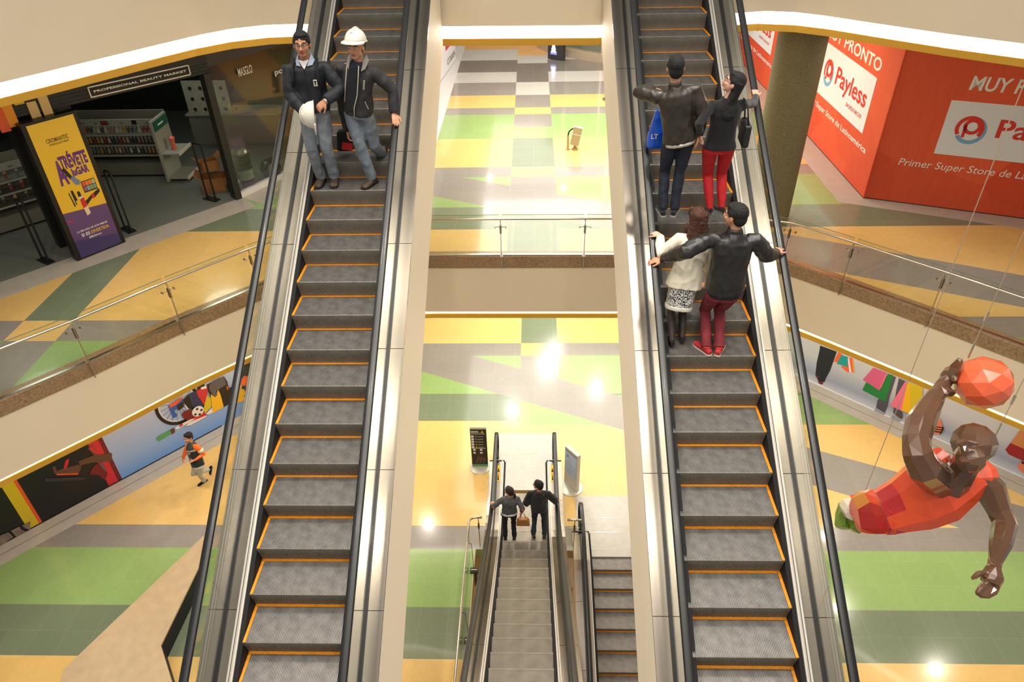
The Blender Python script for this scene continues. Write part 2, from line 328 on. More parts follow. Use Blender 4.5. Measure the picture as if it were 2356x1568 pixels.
def escalator(label,  x0, prof, Y0, Y1, steps, trussd=1.7, newel=None, plates=(), joints=(), stepd=.4, rise=.2309, pos='up', group=None, glass_h=.78, dz=0., sx=0., sw=1.):
    w = 1.0; sprof = prof; base = Vector((x0+w/2, Y0, prof(Y0)-trussd)); root = thing('escalator', label, 'escalator', base, group)
    e_in, e_g, e_out = .03, .225, .41
    # truss cladding on both sides and underneath
    prof = (lambda Y: sprof(Y)+dz)
    for s in (0, 1):
        X = lambda e: x0-e if s == 0 else x0+w+e
        t = MB(); sweep_band(prof, Y0, Y1, X(e_out-.012), X(e_out-.07), -trussd, -.035, M_TRUSS, t); obj('truss_cladding', t, root)
        od = MB(); sweep_band(prof, Y0, Y1, X(e_g+.025), X(e_out), -.035, 0.0, M_STEEL, od); o = obj('outer_deck', od, root)
        idk = MB(); sweep_band(prof, Y0, Y1, X(e_g-.025), X(e_in+.075), -.05, -.002, M_STEEL, idk); obj('inner_deck', idk, root)
        sk = MB(); sweep_band(prof, Y0, Y1, X(e_in+.075), X(e_in+.04), -.06, .012, M_ALU, sk); sweep_band(prof, Y0, Y1, X(e_in+.052), X(e_in+.046), .005, .016, M_BLK, sk)
        sweep_band(prof, Y0, Y1, X(e_in+.04), X(e_in+.02), -.30, -.01, M_ALU, sk); obj('skirt_panel', sk, root)
        br = MB(); sweep_band(prof, Y0, Y1, X(e_in+.02), X(.004), -.32, -.03, M_BLK, br); obj('brush_guard', br, root)
        gk = MB(); sweep_band(prof, Y0, Y1, X(e_g+.024), X(e_g-.024), -.03, .02, M_RUB, gk); obj('glass_gasket', gk, root)
        # glass, panel by panel
        jm = MB()
        for j_ in joints:
            if Y0 < j_ < Y1: z_ = prof(j_); sl_ = (prof(j_+.05)-prof(j_-.05))/.1; jm.loft([[(X(e_out+.0), j_-.003, z_+.001-sl_*.003), (X(e_in+.075), j_-.003, z_+.001-sl_*.003)], [(X(e_out+.0), j_+.003, z_+.001+sl_*.003), (X(e_in+.075), j_+.003, z_+.001+sl_*.003)]], M_BLK, cap=False, closed=False)
        if jm.v: obj('deck_joints', jm, root)
        js = [Y0]+[j for j in joints if Y0 < j < Y1]+[Y1]
        for a, b in zip(js[:-1], js[1:]):
            g = MB(); a2, b2 = a+.006, b-.006; n = max(1, int((b2-a2)/.4)); R = []
            for i in range(n+1):
                Y = a2+(b2-a2)*i/n; z = prof(Y); sl = (prof(Y+.05)-prof(Y-.05))/.1; dy = -sl*.0
                R.append([(X(e_g+.006), Y, z+.0), (X(e_g-.006), Y, z+.0), (X(e_g-.006), Y+dy, z+glass_h), (X(e_g+.006), Y+dy, z+glass_h)])
            g.loft(R, M_GLASS); obj('glass_panel', g, root)
        # handrail
        path = []; n = int((Y1-Y0)/.2)
        for i in range(n+1):
            Y = Y0+(Y1-Y0)*i/n; path.append(Vector((X(e_g), Y, prof(Y)+glass_h+.02)))
        if newel:
            d = 1 if newel > 0 else -1; end = path[-1] if d > 0 else path[0]; r = (glass_h+.02)*.46; arc = []
            for k in range(1, 11):
                a = math.pi*k/10; arc.append(end+Vector((0, d*r*math.sin(a), -r+r*math.cos(a))))
            path = path+arc if d > 0 else list(reversed(arc))+path
            ng = MB(); cen = end+Vector((0, 0, -r)); R = [[cen+Vector((sx, d*r*.96*math.sin(math.pi*k/12), r*.96*math.cos(math.pi*k/12))) for k in range(13)] for sx in (-.006, .006)]
            ng.loft(R, M_GLASS); obj('glass_panel', ng, root)
            nb = MB(); sweep_band(prof, Y1 if d > 0 else Y0-.0, (Y1+.02) if d > 0 else Y0-.02, X(e_out), X(e_in), -.05, .012, M_BLK, nb, 1); obj('deck_end_cap', nb, root)
        R = []
        for i, p in enumerate(path):
            t = path[min(i+1, len(path)-1)]-path[max(i-1, 0)]; R.append(rail_section(p, t))
        hr = MB(); hr.loft(R, M_RUB); obj('handrail', hr, root, smooth='all')
    un = MB(); sweep_band(prof, Y0, Y1, x0-.36, x0+w+.36, -trussd-.03, -trussd, M_CREAM, un); sweep_band(prof, Y0, Y1, x0-.02, x0+w+.02, -.62, -.6, M_BLK, un); obj('truss_soffit', un, root)
    sm, ye = step_mesh(sw, stepd, rise, (2 if sx < 0 else 1) if rise > .2 else 0); sme = sm.mesh('step'); yme = ye.mesh('step_edging')
    for (yy, zz) in steps:
        o = bpy.data.objects.new('step', sme); COL.objects.link(o); o.parent = root; o.location = Vector((x0+sx, yy, zz))-base
        q = bpy.data.objects.new('step_edging', yme); COL.objects.link(q); q.parent = o; q['label'] = 'yellow edge strip'
    for (a, b, z) in plates:
        p = MB(); p.box((x0-.29, a, z-.03), (x0+w+.32, b, z+.006), M_PLATE)
        for yl in [a+(b-a)*t for t in (.12, .38, .62, .9)]: p.box((x0-.29, yl, z), (x0+w+.32, yl+.008, z+.0075), M_STEEL)
        obj('landing_plate', p, root)
    return root
ZN = ZC-9.004+.0
profA = lambda Y: ZN+TN*Y
stepsL = [(4.0421+.4*k, ZC-6.6703+.2309*k) for k in range(-4, 22)]
stepsR = [(3.9597+.4*k, ZC-6.7178+.2309*k) for k in range(-4, 22)]
jL = [4.31+1.27*i for i in range(-2, 8)]; jR = [4.28+1.27*i for i in range(-2, 8)]
escL = escalator('left of two long steel escalators rising to the top floor, two men riding down', -2.9516, profA, 2.2, 13.2, stepsL, joints=jL, sw=1.04)
escR = escalator('right of two long steel escalators rising to the top floor, two couples riding up', 1.6161, profA, 2.2, 13.2, stepsR, joints=jR, sx=-.04, sw=1.04)
# short pair on the lowest floor
def profB(Y):      # climbs towards the viewer
    Ya, Yb, R = 11.45, 9.95, 2.85
    if Y > Ya: return 0.0
    if Y > Yb: return (Ya-Y)**2/(2*R)*1.0
    z = (Ya-Yb)**2/(2*R); return z+TN*(Yb-Y)+((Ya-Yb)/R-TN)*0
# make the straight part hit the measured line Z = .654 + TN*(9.555-Y)
zB = (ZC-12.546)-profB(9.555)
def profB2(Y): return profB(Y)+max(0., min(1., (12.0-Y)/2.0))*zB
stepsB = []
for k in range(-6, 16):
    yy = 9.555-.4*k
    if yy < 12.1: stepsB.append((yy, profB2(yy)))
def escB():
    return escalator('short escalator at bottom centre, a couple riding down it to the landing', -.69, profB2, 3.6, 13.0, [], trussd=1.1, newel=1, plates=((12.06, 14.06, .0),), joints=(5.2, 6.5, 7.8, 9.1, 10.4, 11.7), glass_h=.82, dz=.05)
eB = escB()
# steps of this one have their noses towards the far, lower end
def step_mesh_down(w=1.0, depth=.405, rise=.23):
    n = 62; pitch = w/n; mb = MB(); ring = []
    for k in range(n):
        x = k*pitch; ring += [(x+.05*pitch, 0), (x+.55*pitch, 0), (x+.6*pitch, -.009), (x+pitch, -.009)]
    for (ya, yb) in ((0, -depth),):
        A = [(x, ya, z) for x, z in ring]; B = [(x, yb, z) for x, z in ring]; m = len(ring)
        mb.add(A+B, [(i, i+1, m+i+1, m+i) for i in range(m-1)], M_ST2)
    mb.box((0, -.03, -.02), (w, .002, -.0005), M_ST2); mb.box((0, -.02, -rise), (w, 0, -.02), M_RISE)
    return mb
M_ST2 = mat('step_metal_pale', (138, 131, 120), .42, metal=.6, var=.16, scale=5)
sdm = step_mesh_down().mesh('step')
for yy, zz in stepsB:
    o = bpy.data.objects.new('step', sdm); COL.objects.link(o); o.parent = eB; o.location = Vector((-.69, yy, zz))-WL[eB]
def profC(Y):      # falls towards the viewer
    Ya = 9.9
    if Y > Ya: return 0.0
    return -min(.27*(Ya-Y)+.012*(Ya-Y)**2, 9)
eC = escalator('short escalator going down to the basement, half hidden behind the right long escalator', 1.30, profC, 3.2, 10.75, [(9.8-.4*k, profC(9.8-.4*k)) for k in range(0, 16)], trussd=1.1, newel=1, plates=((10.11, 11.89, .0),), joints=(5.2, 6.5, 7.8, 9.1), rise=.16, dz=.05)
for e, x, y0, sgn in ((eB, -.66, 12.1, 1), (eB, .12, 12.1, -1)):
    pass
# ---------------------------------------------------------------- planes for walls, prints and lettering
class Pl:
    def __init__(s, A, B):
        s.A = Vector((A[0], A[1], 0)); s.t = (Vector((B[0], B[1], 0))-s.A); s.L = s.t.length; s.t.normalize(); s.n = Vector((s.t.y, -s.t.x, 0))
    def __call__(s, u, v, w=0.): return s.A+s.t*u+Vector((0, 0, v))+s.n*w
    def uv(s, x, y):
        r = ray(x, y); k = (s.A-CAMP).dot(s.n)/r.dot(s.n); p = CAMP+r*k; return (p-s.A).dot(s.t), p.z
    def slab(s, mb, u0, v0, u1, v1, w0, w1, m):
        c = s((u0+u1)/2, (v0+v1)/2, (w0+w1)/2); mb.obox(c, s.t*(u1-u0)/2, s.n*(w1-w0)/2, Vector((0, 0, (v1-v0)/2)), m)
    def poly(s, mb, pts, w, m, px=True, th=.003):
        q = [s.uv(*p) for p in pts] if px else pts; n = len(q)
        P = [s(u, v, w-th) for u, v in q]+[s(u, v, w) for u, v in q]
        mb.add(P, [tuple(range(n-1, -1, -1)), tuple(range(n, 2*n))]+[(i, (i+1) % n, (i+1) % n+n, i+n) for i in range(n)], m)
    def ring(s, mb, c, r0, r1, w, m, a0=0, a1=360, n=32, asp=1.):
        pts = [(c[0]+r1*math.cos(math.radians(a0+(a1-a0)*i/n)), c[1]+asp*r1*math.sin(math.radians(a0+(a1-a0)*i/n))) for i in range(n+1)]
        inn = [(c[0]+r0*math.cos(math.radians(a0+(a1-a0)*i/n)), c[1]+asp*r0*math.sin(math.radians(a0+(a1-a0)*i/n))) for i in range(n+1)]
        for i in range(n): s.poly(mb, [inn[i], pts[i], pts[i+1], inn[i+1]], w, m, False)
    def disc(s, mb, c, r, w, m, n=24, asp=1., rot=0.):
        cr, sr = math.cos(rot), math.sin(rot)
        s.poly(mb, [(c[0]+r*math.cos(2*math.pi*i/n)*cr-asp*r*math.sin(2*math.pi*i/n)*sr, c[1]+r*math.cos(2*math.pi*i/n)*sr+asp*r*math.sin(2*math.pi*i/n)*cr) for i in range(n)], w, m, False)
def col(n, r, g, b, rough=.55, **k): return mat(n, (r, g, b), rough, **k)
# ---------------------------------------------------------------- glass railing of the middle level
M_EDGE = col('glass_edge', 120, 140, 105, .3, alpha=.75)
M_BRON = col('bronze_clamp', 96, 84, 66, .35, metal=.8)
def railing(label, E, post_at, zt, d, group=None, inset=.035):
    root = thing('glass_railing', label, 'railing', (post_at[0][0], post_at[0][1], zt), group)
    def rot(p, q, k): return p+(q-p)*k
    P = [Vector((x, y, 0)) for x, y in post_at]
    def curve(a, b):   # railing line between two posts follows the slab edge
        best = [a]
        for e in E:
            v = Vector((e[0], e[1], 0)); t = (b-a).normalized(); k = (v-a).dot(t)
            if .25 < k < (b-a).length-.25: best.append(v)
        return best+[b]
    line = []
    for i, p in enumerate(P):
        a = P[max(i-1, 0)]; b = P[min(i+1, len(P)-1)]; t = (b-a).normalized(); n = Vector((-t.y, t.x, 0))
        m = MB(); c = p-n*.01
        m.obox(c+Vector((0, 0, zt+.30)), n*.028, t*.008, Vector((0, 0, .56)), M_STEEL2)
        m.obox(c+n*.01+Vector((0, 0, zt+.66)), n*.03, t*.02, Vector((0, 0, .09)), M_BRON)
        m.tube([c+n*.03+Vector((0, 0, zt+.70))-t*.11, c+n*.03+Vector((0, 0, zt+.70))+t*.11], .007, M_STEEL2, 8)
        for s_ in (-1, 1): m.tube([c+n*.0+Vector((0, 0, zt+.70))+t*.11*s_, c+n*.06+Vector((0, 0, zt+.70))+t*.11*s_], .016, M_STEEL2, 8)
        m.tube([c+n*.03+Vector((0, 0, zt+.84)), c+n*.03+Vector((0, 0, zt+.88))], .012, M_STEEL2, 8)
        obj('post', m, root)
    for i in range(len(P)-1):
        c = curve(P[i], P[i+1]); line += c[:-1]
        g = MB(); e = MB(); pts = []
        for j, v in enumerate(c):
            a = c[max(j-1, 0)]; b = c[min(j+1, len(c)-1)]; t = (b-a).normalized(); n = Vector((-t.y, t.x, 0)); pts.append(v+n*(.06)+t*(.03 if j == 0 else (-.03 if j == len(c)-1 else 0)))
        R = []; R2 = []; R3 = []
        for j, v in enumerate(pts):
            a = pts[max(j-1, 0)]; b = pts[min(j+1, len(pts)-1)]; t = (b-a).normalized(); n = Vector((-t.y, t.x, 0))
            z = Vector((0, 0, 1)); R.append([v-n*.005+z*(zt+.02), v+n*.005+z*(zt+.02), v+n*.005+z*(zt+.955), v-n*.005+z*(zt+.955)])
            R2.append([v-n*.006+z*(zt+.952), v+n*.006+z*(zt+.952), v+n*.006+z*(zt+.96), v-n*.006+z*(zt+.96)])
            R3.append([v-n*.03+z*(zt+.0), v+n*.03+z*(zt+.0), v+n*.03+z*(zt+.05), v-n*.03+z*(zt+.05)])
        g.loft(R, M_GLASS); go = obj('glass_panel', g, root); e.loft(R2, M_EDGE); obj('glass_edge', e, go)
        ch = MB(); ch.loft(R3, M_STEEL2); obj('base_channel', ch, root)
    line.append(P[-1]); hp = []
    for j, v in enumerate(line):
        a = line[max(j-1, 0)]; b = line[min(j+1, len(line)-1)]; t = (b-a).normalized(); n = Vector((-t.y, t.x, 0)); hp.append(v+n*.02+Vector((0, 0, zt+.88)))
    h = MB(); h.tube(hp, .022, M_STEEL2, 12); obj('handrail', h, root, smooth='all'); return root
posts = [(-12.2, 4.65), (-11.05, 5.9), (-9.85, 7.2), (-8.72, 8.4), (-7.63, 9.6), (-6.56, 10.86), (-5.45, 12.05), (-4.05, 13.05), (-2.35, 13.26), (-.65, 13.27), (1.08, 13.25), (2.8, 13.23), (4.3, 13.2), (5.14, 12.98), (6.06, 12.15), (7.25, 11.03), (8.45, 9.85), (9.65, 8.7), (10.9, 7.5)]
railing('long frameless glass railing with steel handrail along the curved edge of the middle floor', E2, posts, L2, .05)
# ---------------------------------------------------------------- store on the left of the middle floor
S1 = Pl((-10.9, 12.36), (-7.23, 16.38)); S2 = Pl((-7.23, 16.38), (-5.8, 18.85)); SOFF = L3-1.64
M_DARK = col('black_facade', 34, 31, 27, .5, var=.06, scale=3); M_DK2 = col('black_metal', 20, 19, 18, .4)
M_IN = col('dark_interior_wall', 42, 50, 42, .8); M_INF = col('grey_interior_floor', 104, 106, 98, .5, var=.05, scale=2)
u_l, _ = S1.uv(0, 650); zh = S1.uv(478, 168)[1]
sto = MB()
uP0 = S1.uv(556, 455)[0]
S1.slab(sto, -5, zh, S1.L+.02, SOFF, -.25, 0, M_DARK)                       # header
for k in range(3): S1.slab(sto, -5, zh+.05+.07*k, S1.L, zh+.065+.07*k, 0, .012, M_DK2)
S2.slab(sto, 0, zh+.12, S2.L, SOFF, -.25, 0, M_DARK)
uA = S1.uv(95, 480)[0]; 
obj_st = struct('wall_store_front', sto)
pil = MB(); S1.slab(pil, S1.L-.16, L2, S1.L, zh, -.2, .05, M_DARK); struct('trim_store_post', pil)
pl2 = MB(); ua, _ = S1.uv(182, 600); ub, _ = S1.uv(290, 552); S1.slab(pl2, ua-.12, L2, ub+.06, zh, -.85, -.6, M_DK2); struct('trim_store_pillar', pl2)
inn = MB()
inn.prism([(-16, 6.75), (-10.9, 12.36), (-7.23, 16.38), (-5.8, 18.85), (-5.8, 23.4), (-16, 23.4)], L2-.01, L2+.012, M_INF)
struct('floor_store', inn)
iw = MB(); iw.box((-16, 23.2, L2), (-5.4, 23.4, SOFF), M_IN); iw.box((-16.1, 6, L2), (-15.9, 23.4, SOFF), M_IN); iw.box((-5.95, 18.7, L2), (-5.75, 23.4, SOFF), M_IN)
S2.slab(iw, 0, L2, S2.L, L2+.01, -1, -.9, M_IN); struct('wall_store_back', iw)
bst = MB(); S2.slab(bst, -.02, L2, S2.L, L2+.14, -.1, .03, mat('white_base', (215, 213, 208), .5)); struct('trim_store_base', bst)
gw = MB(); S2.slab(gw, .03, L2+.14, S2.L, zh+.12, -.05, -.035, M_CLEAR); struct('window_1', gw)
# lettering on the glass
tg = MB(); u0, v0 = S2.uv(549, 174); u1, v1 = S2.uv(582, 168); text_into(tg, 'MASGLO', S2, u0, v0-.03, u1, v0+.16, col('pale_letter', 200, 200, 190)); u0, v0 = S2.uv(633, 174); text_into(tg, 'posh', S2, u0, v0-.03, u0+.5, v0+.14, MATS['pale_letter'], bold=.02)
tag(obj('window_lettering', tg), 'pale window lettering on the store glass reading MASGLO and posh', 'lettering')
bdr = MB()
for A, B in (((-16.0, 6.75), (-10.9, 12.36)), ((-10.9, 12.36), (-7.23, 16.38)), ((-7.23, 16.38), (-5.8, 18.85))):
    q = Pl(A, B); q.slab(bdr, 0, L2-.002, q.L, L2+.004, 0, .72, M_BORD)
band(bdr, [(7.85, 34), (7.9, 16.05), (15.5, 13.18)], -.005, -.68, L2-.002, L2+.004, M_BORD)
q = Pl((-3.45, 20), (-3.45, 36)); q.slab(bdr, 0, L2-.002, q.L, L2+.004, 0, .7, mat('white_stone_border', (205, 205, 202), .25))
for A, B in (((-16.0, 6.3), (-12.25, 10.33)), ((-12.25, 10.33), (-8.52, 14.36)), ((-8.52, 14.36), (-6.6, 16.6))):
    q = Pl(A, B); q.slab(bdr, 0, -.002, q.L, .004, 0, .62, M_BORD); q.slab(bdr, 0, .004, q.L, .0045, .3, .312, M_BRON)
for A, B in (((7.0, 17.2), (8.06, 16.19)), ((8.06, 16.19), (11.99, 12.49)), ((11.99, 12.49), (15.5, 9.2))):
    q = Pl(A, B); q.slab(bdr, 0, -.002, q.L, .004, 0, .62, M_BORD); q.slab(bdr, 0, .004, q.L, .0045, .3, .312, M_BRON)
struct('trim_border', bdr)
# header sign
sg = thing('store_sign', 'white outlined sign reading PROFESSIONAL BEAUTY MARKET on the black store header', 'sign', S1(S1.uv(320, 185)[0], zh+.3, .02))
c = [S1.uv(*p) for p in ((209, 227), (437, 170), (433, 146), (200, 202))]; u0 = (c[0][0]+c[3][0])/2; u1 = (c[1][0]+c[2][0])/2; v0 = (c[0][1]+c[1][1])/2; v1 = (c[2][1]+c[3][1])/2
M_LET = col('cream_letter', 214, 208, 190, .4)
fr = MB(); b_ = .022
for a in ((u0, v0, u1, v0+b_), (u0, v1-b_, u1, v1), (u0, v0, u0+b_, v1), (u1-b_, v0, u1, v1)): S1.slab(fr, *a, .005, .03, M_LET)
obj('sign_frame', fr, sg)
tx = MB(); text_into(tx, 'PROFESSIONAL BEAUTY MARKET', lambda u, v, w: S1(u, v, .03), u0+.09, v0+.085, u1-.08, v1-.085, M_LET, bold=.03); obj('lettering', tx, sg)
# coloured bars of the header
for i, (pts, cc) in enumerate(((((-6, 248), (10, 243), (24, 300), (-6, 305)), (214, 84, 40)), (((5, 240), (20, 235), (38, 287), (25, 292)), (224, 140, 20)), (((31, 232), (49, 227), (49, 236), (37, 241)), (206, 168, 30)), (((63, 236), (76, 232), (93, 272), (79, 277)), (204, 172, 110)), (((86, 219), (101, 215), (119, 265), (106, 269)), (204, 172, 110)))):
    q = [S1.uv(*p) for p in pts]; ua_ = min(p[0] for p in q); ub_ = max(p[0] for p in q); va = min(p[1] for p in q); vb = max(p[1] for p in q)
    wd = .17; m = MB(); um = (ua_+ub_)/2; S1.slab(m, um-wd/2, va, um+wd/2, vb, 0, .04, col('bar_%d' % i, *cc))
    nm = ['red', 'orange', 'short yellow', 'lower tan', 'upper tan'][i]
    tag(obj('decorative_bar', m), nm+' upright bar on the black store header left of the sign', 'wall decoration', 'coloured bars on the store header')
# ad totem
tq = [S1.uv(*p) for p in ((184, 594), (277, 558), (170, 261), (62, 290))]
T1 = Pl((-9.69, 13.24+.02), (-9.10, 14.06)); tt = thing('advertising_totem', 'tall black totem with a yellow and purple cosmetics poster before the store', 'advertising totem', T1(T1.L/2, L2))
tw = T1.L; h_t = [T1.uv(*p) for p in ((62, 290), (170, 261), (184, 594), (277, 558))]
U0 = (h_t[0][0]+h_t[2][0])/2; U1 = (h_t[1][0]+h_t[3][0])/2; V1 = (h_t[0][1]+h_t[1][1])/2; V0 = (h_t[2][1]+h_t[3][1])/2
bx = MB(); T1.slab(bx, U0-.09, L2, U1+.09, V1+.05, -.2, 0, M_DK2); obj('cabinet', bx, tt)
po = MB(); M_PY = col('poster_yellow', 226, 184, 44, .3, coat=.4); M_PP = col('poster_purple', 88, 62, 118, .3, coat=.4)
tp = lambda a, b: (U0+(U1-U0)*a, V0+(V1-V0)*b)
T1.poly(po, [tp(0, .36), tp(1, .33), tp(1, 1), tp(0, 1)], .008, M_PY, False); T1.poly(po, [tp(0, 0), tp(1, 0), tp(1, .33), tp(0, .36)], .008, M_PP, False)
T1.poly(po, [tp(0, 0), tp(1, 0), tp(1, .08), tp(0, .14)], .0095, col('poster_indigo', 62, 52, 104, .3, coat=.4), False)
Mt = lambda u, v, w: T1(u, v, .012); M_PT = col('poster_violet_text', 98, 48, 120, .4); M_GD = col('dull_gold_text', 110, 90, 30, .5); M_WT = col('white_text', 235, 232, 225, .5)
text_into(po, 'CROMANTIC', Mt, *tp(.26, .855), *tp(.74, .885), M_GD, bold=.02); text_into(po, 'PROFESSIONAL BEAUTY MARKET', Mt, *tp(.3, .835), *tp(.72, .848), M_GD)
text_into(po, 'TRÉVETE', Mt, *tp(.34, .655), *tp(.95, .775), M_PT, bold=.05); text_into(po, 'A', Mt, *tp(.2, .55), *tp(.4, .73), M_PT, bold=.05); text_into(po, 'A', Mt, *tp(.36, .6), *tp(.47, .655), M_PT, bold=.05); text_into(po, 'JuGAR', Mt, *tp(.5, .575), *tp(.9, .65), M_PT, bold=.05)
text_into(po, 'LA BELLEZA ES AÚN MEJOR', Mt, *tp(.13, .185), *tp(.86, .207), M_WT); text_into(po, 'SI ES', Mt, *tp(.2, .15), *tp(.4, .175), M_WT, bold=.02); text_into(po, 'DIVERTIDA', Mt, *tp(.43, .15), *tp(.86, .175), M_PY, bold=.02); text_into(po, '#MeAtrevo', Mt, *tp(.34, .12), *tp(.64, .138), M_WT)
k = col('make_up_black', 38, 34, 36, .3); S_ = lambda pts, m, w=.012: T1.poly(po, [tp(*p) for p in pts], w, m, False)
S_([(.62, .455), (.93, .455), (.93, .54), (.62, .54)], k)
for i, cc in enumerate(((214, 90, 70), (228, 120, 60), (226, 130, 40), (170, 180, 150), (150, 90, 120), (120, 160, 180), (130, 160, 80), (120, 150, 140))): a = .635+.073*(i % 4); b = .502 if i < 4 else .464; S_([(a, b), (a+.064, b), (a+.064, b+.033), (a, b+.033)], col('shade_%d' % i, *cc), .014)
S_([(.33, .66), (.4, .67), (.5, .59), (.44, .575)], k, .016); S_([(.44, .585), (.5, .6), (.62, .55), (.58, .525), (.5, .53)], col('nail_blue', 110, 130, 160, .2), .017)
S_([(.28, .49), (.3, .49), (.33, .385), (.3, .38)], k); S_([(.34, .5), (.39, .5), (.42, .40), (.35, .39)], k); S_([(.37, .42), (.42, .42), (.43, .385), (.37, .385)], MATS['poster_yellow'], .0135)
S_([(.46, .48), (.52, .48), (.53, .44), (.46, .44)], k); S_([(.45, .44), (.56, .44), (.58, .3), (.49, .29)], col('bottle_cream', 225, 205, 175)); S_([(.46, .42), (.56, .43), (.57, .36), (.47, .35)], col('label_red', 205, 40, 40), .0135)
S_([(.56, .395), (.76, .43), (.76, .41), (.58, .365)], k); S_([(.74, .43), (.8, .435), (.8, .40), (.74, .395)], MATS['label_red'], .0135); S_([(.8, .435), (.95, .455), (.95, .43), (.8, .40)], k)
S_([(.03, .30), (.16, .29), (.16, .283), (.03, .292)], MATS['label_red']); obj('poster', po, tt)
# anti-theft gates
def gate(label, b0, b1, top_h):
    a = atZ(*b0, L2+.012); b = atZ(*b1, L2+.012); g = thing('security_gate', label, 'security gate', (a+b)/2, 'black anti-theft gates at the store entrance'); d = (b-a).normalized()
    f = MB(); f.tube([a, a+Vector((0, 0, top_h-.04)), a+d*.05+Vector((0, 0, top_h)), b-d*.05+Vector((0, 0, top_h)), b+Vector((0, 0, top_h-.04)), b], .022, M_DK2, 8); obj('frame', f, g)
    p = MB(); p.obox((a+b)/2+Vector((0, 0, .012)), d*((b-a).length/2+.07), Vector((-d.y, d.x, 0))*.09, Vector((0, 0, .012)), M_DK2); obj('base_plate', p, g)
gate('black anti-theft gate left of the yellow totem', (98, 597), (114, 604), 1.42); gate('black anti-theft gate right of the yellow totem', (288, 525), (303, 533), 1.42); gate('black anti-theft gate in front of the cardboard boxes', (478, 456), (497, 461), 1.42)
# shelving
M_SH = col('grey_shelf', 118, 116, 104, .6); M_SHL = col('pale_shelf_panel', 158, 158, 146, .6)
YS = 19.79-2.0  # front of the wall rack
def rack(label, A, B, dep, zs, group=None, title=True):
    q = Pl(A, B); r = thing('display_rack', label, 'shelving', q(q.L/2, L2), group); m = MB(); q.slab(m, 0, L2, q.L, L2+.37, -dep, 0, M_SH); q.slab(m, 0, L2+.02, q.L, L2+.05, 0, .02, M_DK2); obj('plinth', m, r)
    m = MB(); q.slab(m, 0, L2+.37, q.L, L2+1.62, -dep, -dep+.04, M_SH); obj('back_panel', m, r)
    for z in zs: m = MB(); q.slab(m, 0, L2+z, q.L, L2+z+.02, -dep, -.05, M_SH); q.slab(m, 0, L2+z-.01, q.L, L2+z+.03, -.05, -.04, M_SHL); obj('shelf', m, r)
    m = MB(); q.slab(m, 0, L2+1.36, q.L, L2+1.52, -.06, -.02, M_SHL)
    for i in range(9): q.slab(m, .12+i*q.L/9.4, L2+1.41, .12+i*q.L/9.4+.09, L2+1.45, -.02, -.016, M_SH)
    q.slab(m, q.L*.52, L2+1.38, q.L*.58, L2+1.49, -.02, -.014, col('label_wine', 120, 50, 50)); q.slab(m, q.L*.78, L2+1.39, q.L*.82, L2+1.5, -.02, -.014, M_DK2); obj('header_board', m, r); return q, r
q1, r1 = rack('long grey wall rack of hanging beauty products inside the dark store', (-12.6, 17.79), (-9.5, 17.79), .5, (.55, .82, 1.09))
ep = thing('end_display', 'pale end display with two projecting shelves and a green sign in the store', 'shelving', (-9.2, 17.7, L2)); m = MB(); m.box((-9.5, 17.35, L2+.02), (-9.44, 18.2, L2+1.6), M_SHL); obj('side_panel', m, ep)
m = MB(); m.box((-9.44, 17.4, L2+.08), (-8.95, 18.15, L2+.12), M_SHL); m.box((-8.96, 17.4, L2+.06), (-8.93, 18.15, L2+.14), M_LET); obj('shelf', m, ep); m = MB(); m.box((-9.44, 17.4, L2+.72), (-9.0, 18.15, L2+.76), M_SHL); m.box((-9.01, 17.4, L2+.7), (-8.98, 18.15, L2+.78), M_LET); obj('shelf', m, ep)
m = MB(); m.box((-9.44, 17.4, L2+1.32), (-9.42, 18.15, L2+1.56), col('green_sign', 30, 92, 74)); 
m.box((-9.415, 17.6, L2+1.42), (-9.412, 17.9, L2+1.46), M_WT); obj('sign_board', m, ep)
m = MB(); m.lathe((-9.25, 17.75, L2+.76), [(.0, 0), (.07, .0), (.05, .1), (.06, .2), (.085, .3), (.0, .36)], col('salmon_head', 222, 110, 84, .4), 12); tag(obj('round_product', m, smooth=True), 'salmon round display piece on the upper shelf of the end display', 'cosmetic product')
pc = [(190, 186, 172), (150, 120, 110), (96, 104, 100), (172, 166, 140), (70, 72, 74), (140, 66, 60), (176, 140, 70), (120, 128, 118)]; PM = []
for i, c_ in enumerate(pc):
    m = MB(); m.box((-.03, -.015, 0), (.03, .015, .17), col('pack_%d' % i, *c_, .5)); m.box((-.03, -.018, .12), (.03, -.015, .165), M_SHL); PM.append(m.mesh('product_pack'))
random.seed(3)
def packs(q, zs, n, label, group, w=-.16):
    for z in zs:
        for i in range(n):
            o = bpy.data.objects.new('product_pack', PM[random.randrange(len(PM))]); COL.objects.link(o); o.location = q(.08+(q.L-.16)*(i+.5)/n, L2+z+.03, w); o.rotation_euler = (0, 0, math.atan2(q.t.y, q.t.x)); tag(o, label, 'cosmetic product', group)
packs(q1, (.57, .84, 1.11), 30, 'small hanging pack on the long wall rack in the dark store', 'packs on the long wall rack')
q2, r2 = rack('short grey rack of hanging products seen left of the yellow totem', (-13.2, 13.35), (-10.95, 15.75), .5, (.55, .82, 1.09)); packs(q2, (.57, .84, 1.11), 13, 'small hanging pack on the rack left of the yellow totem', 'packs on the left rack')
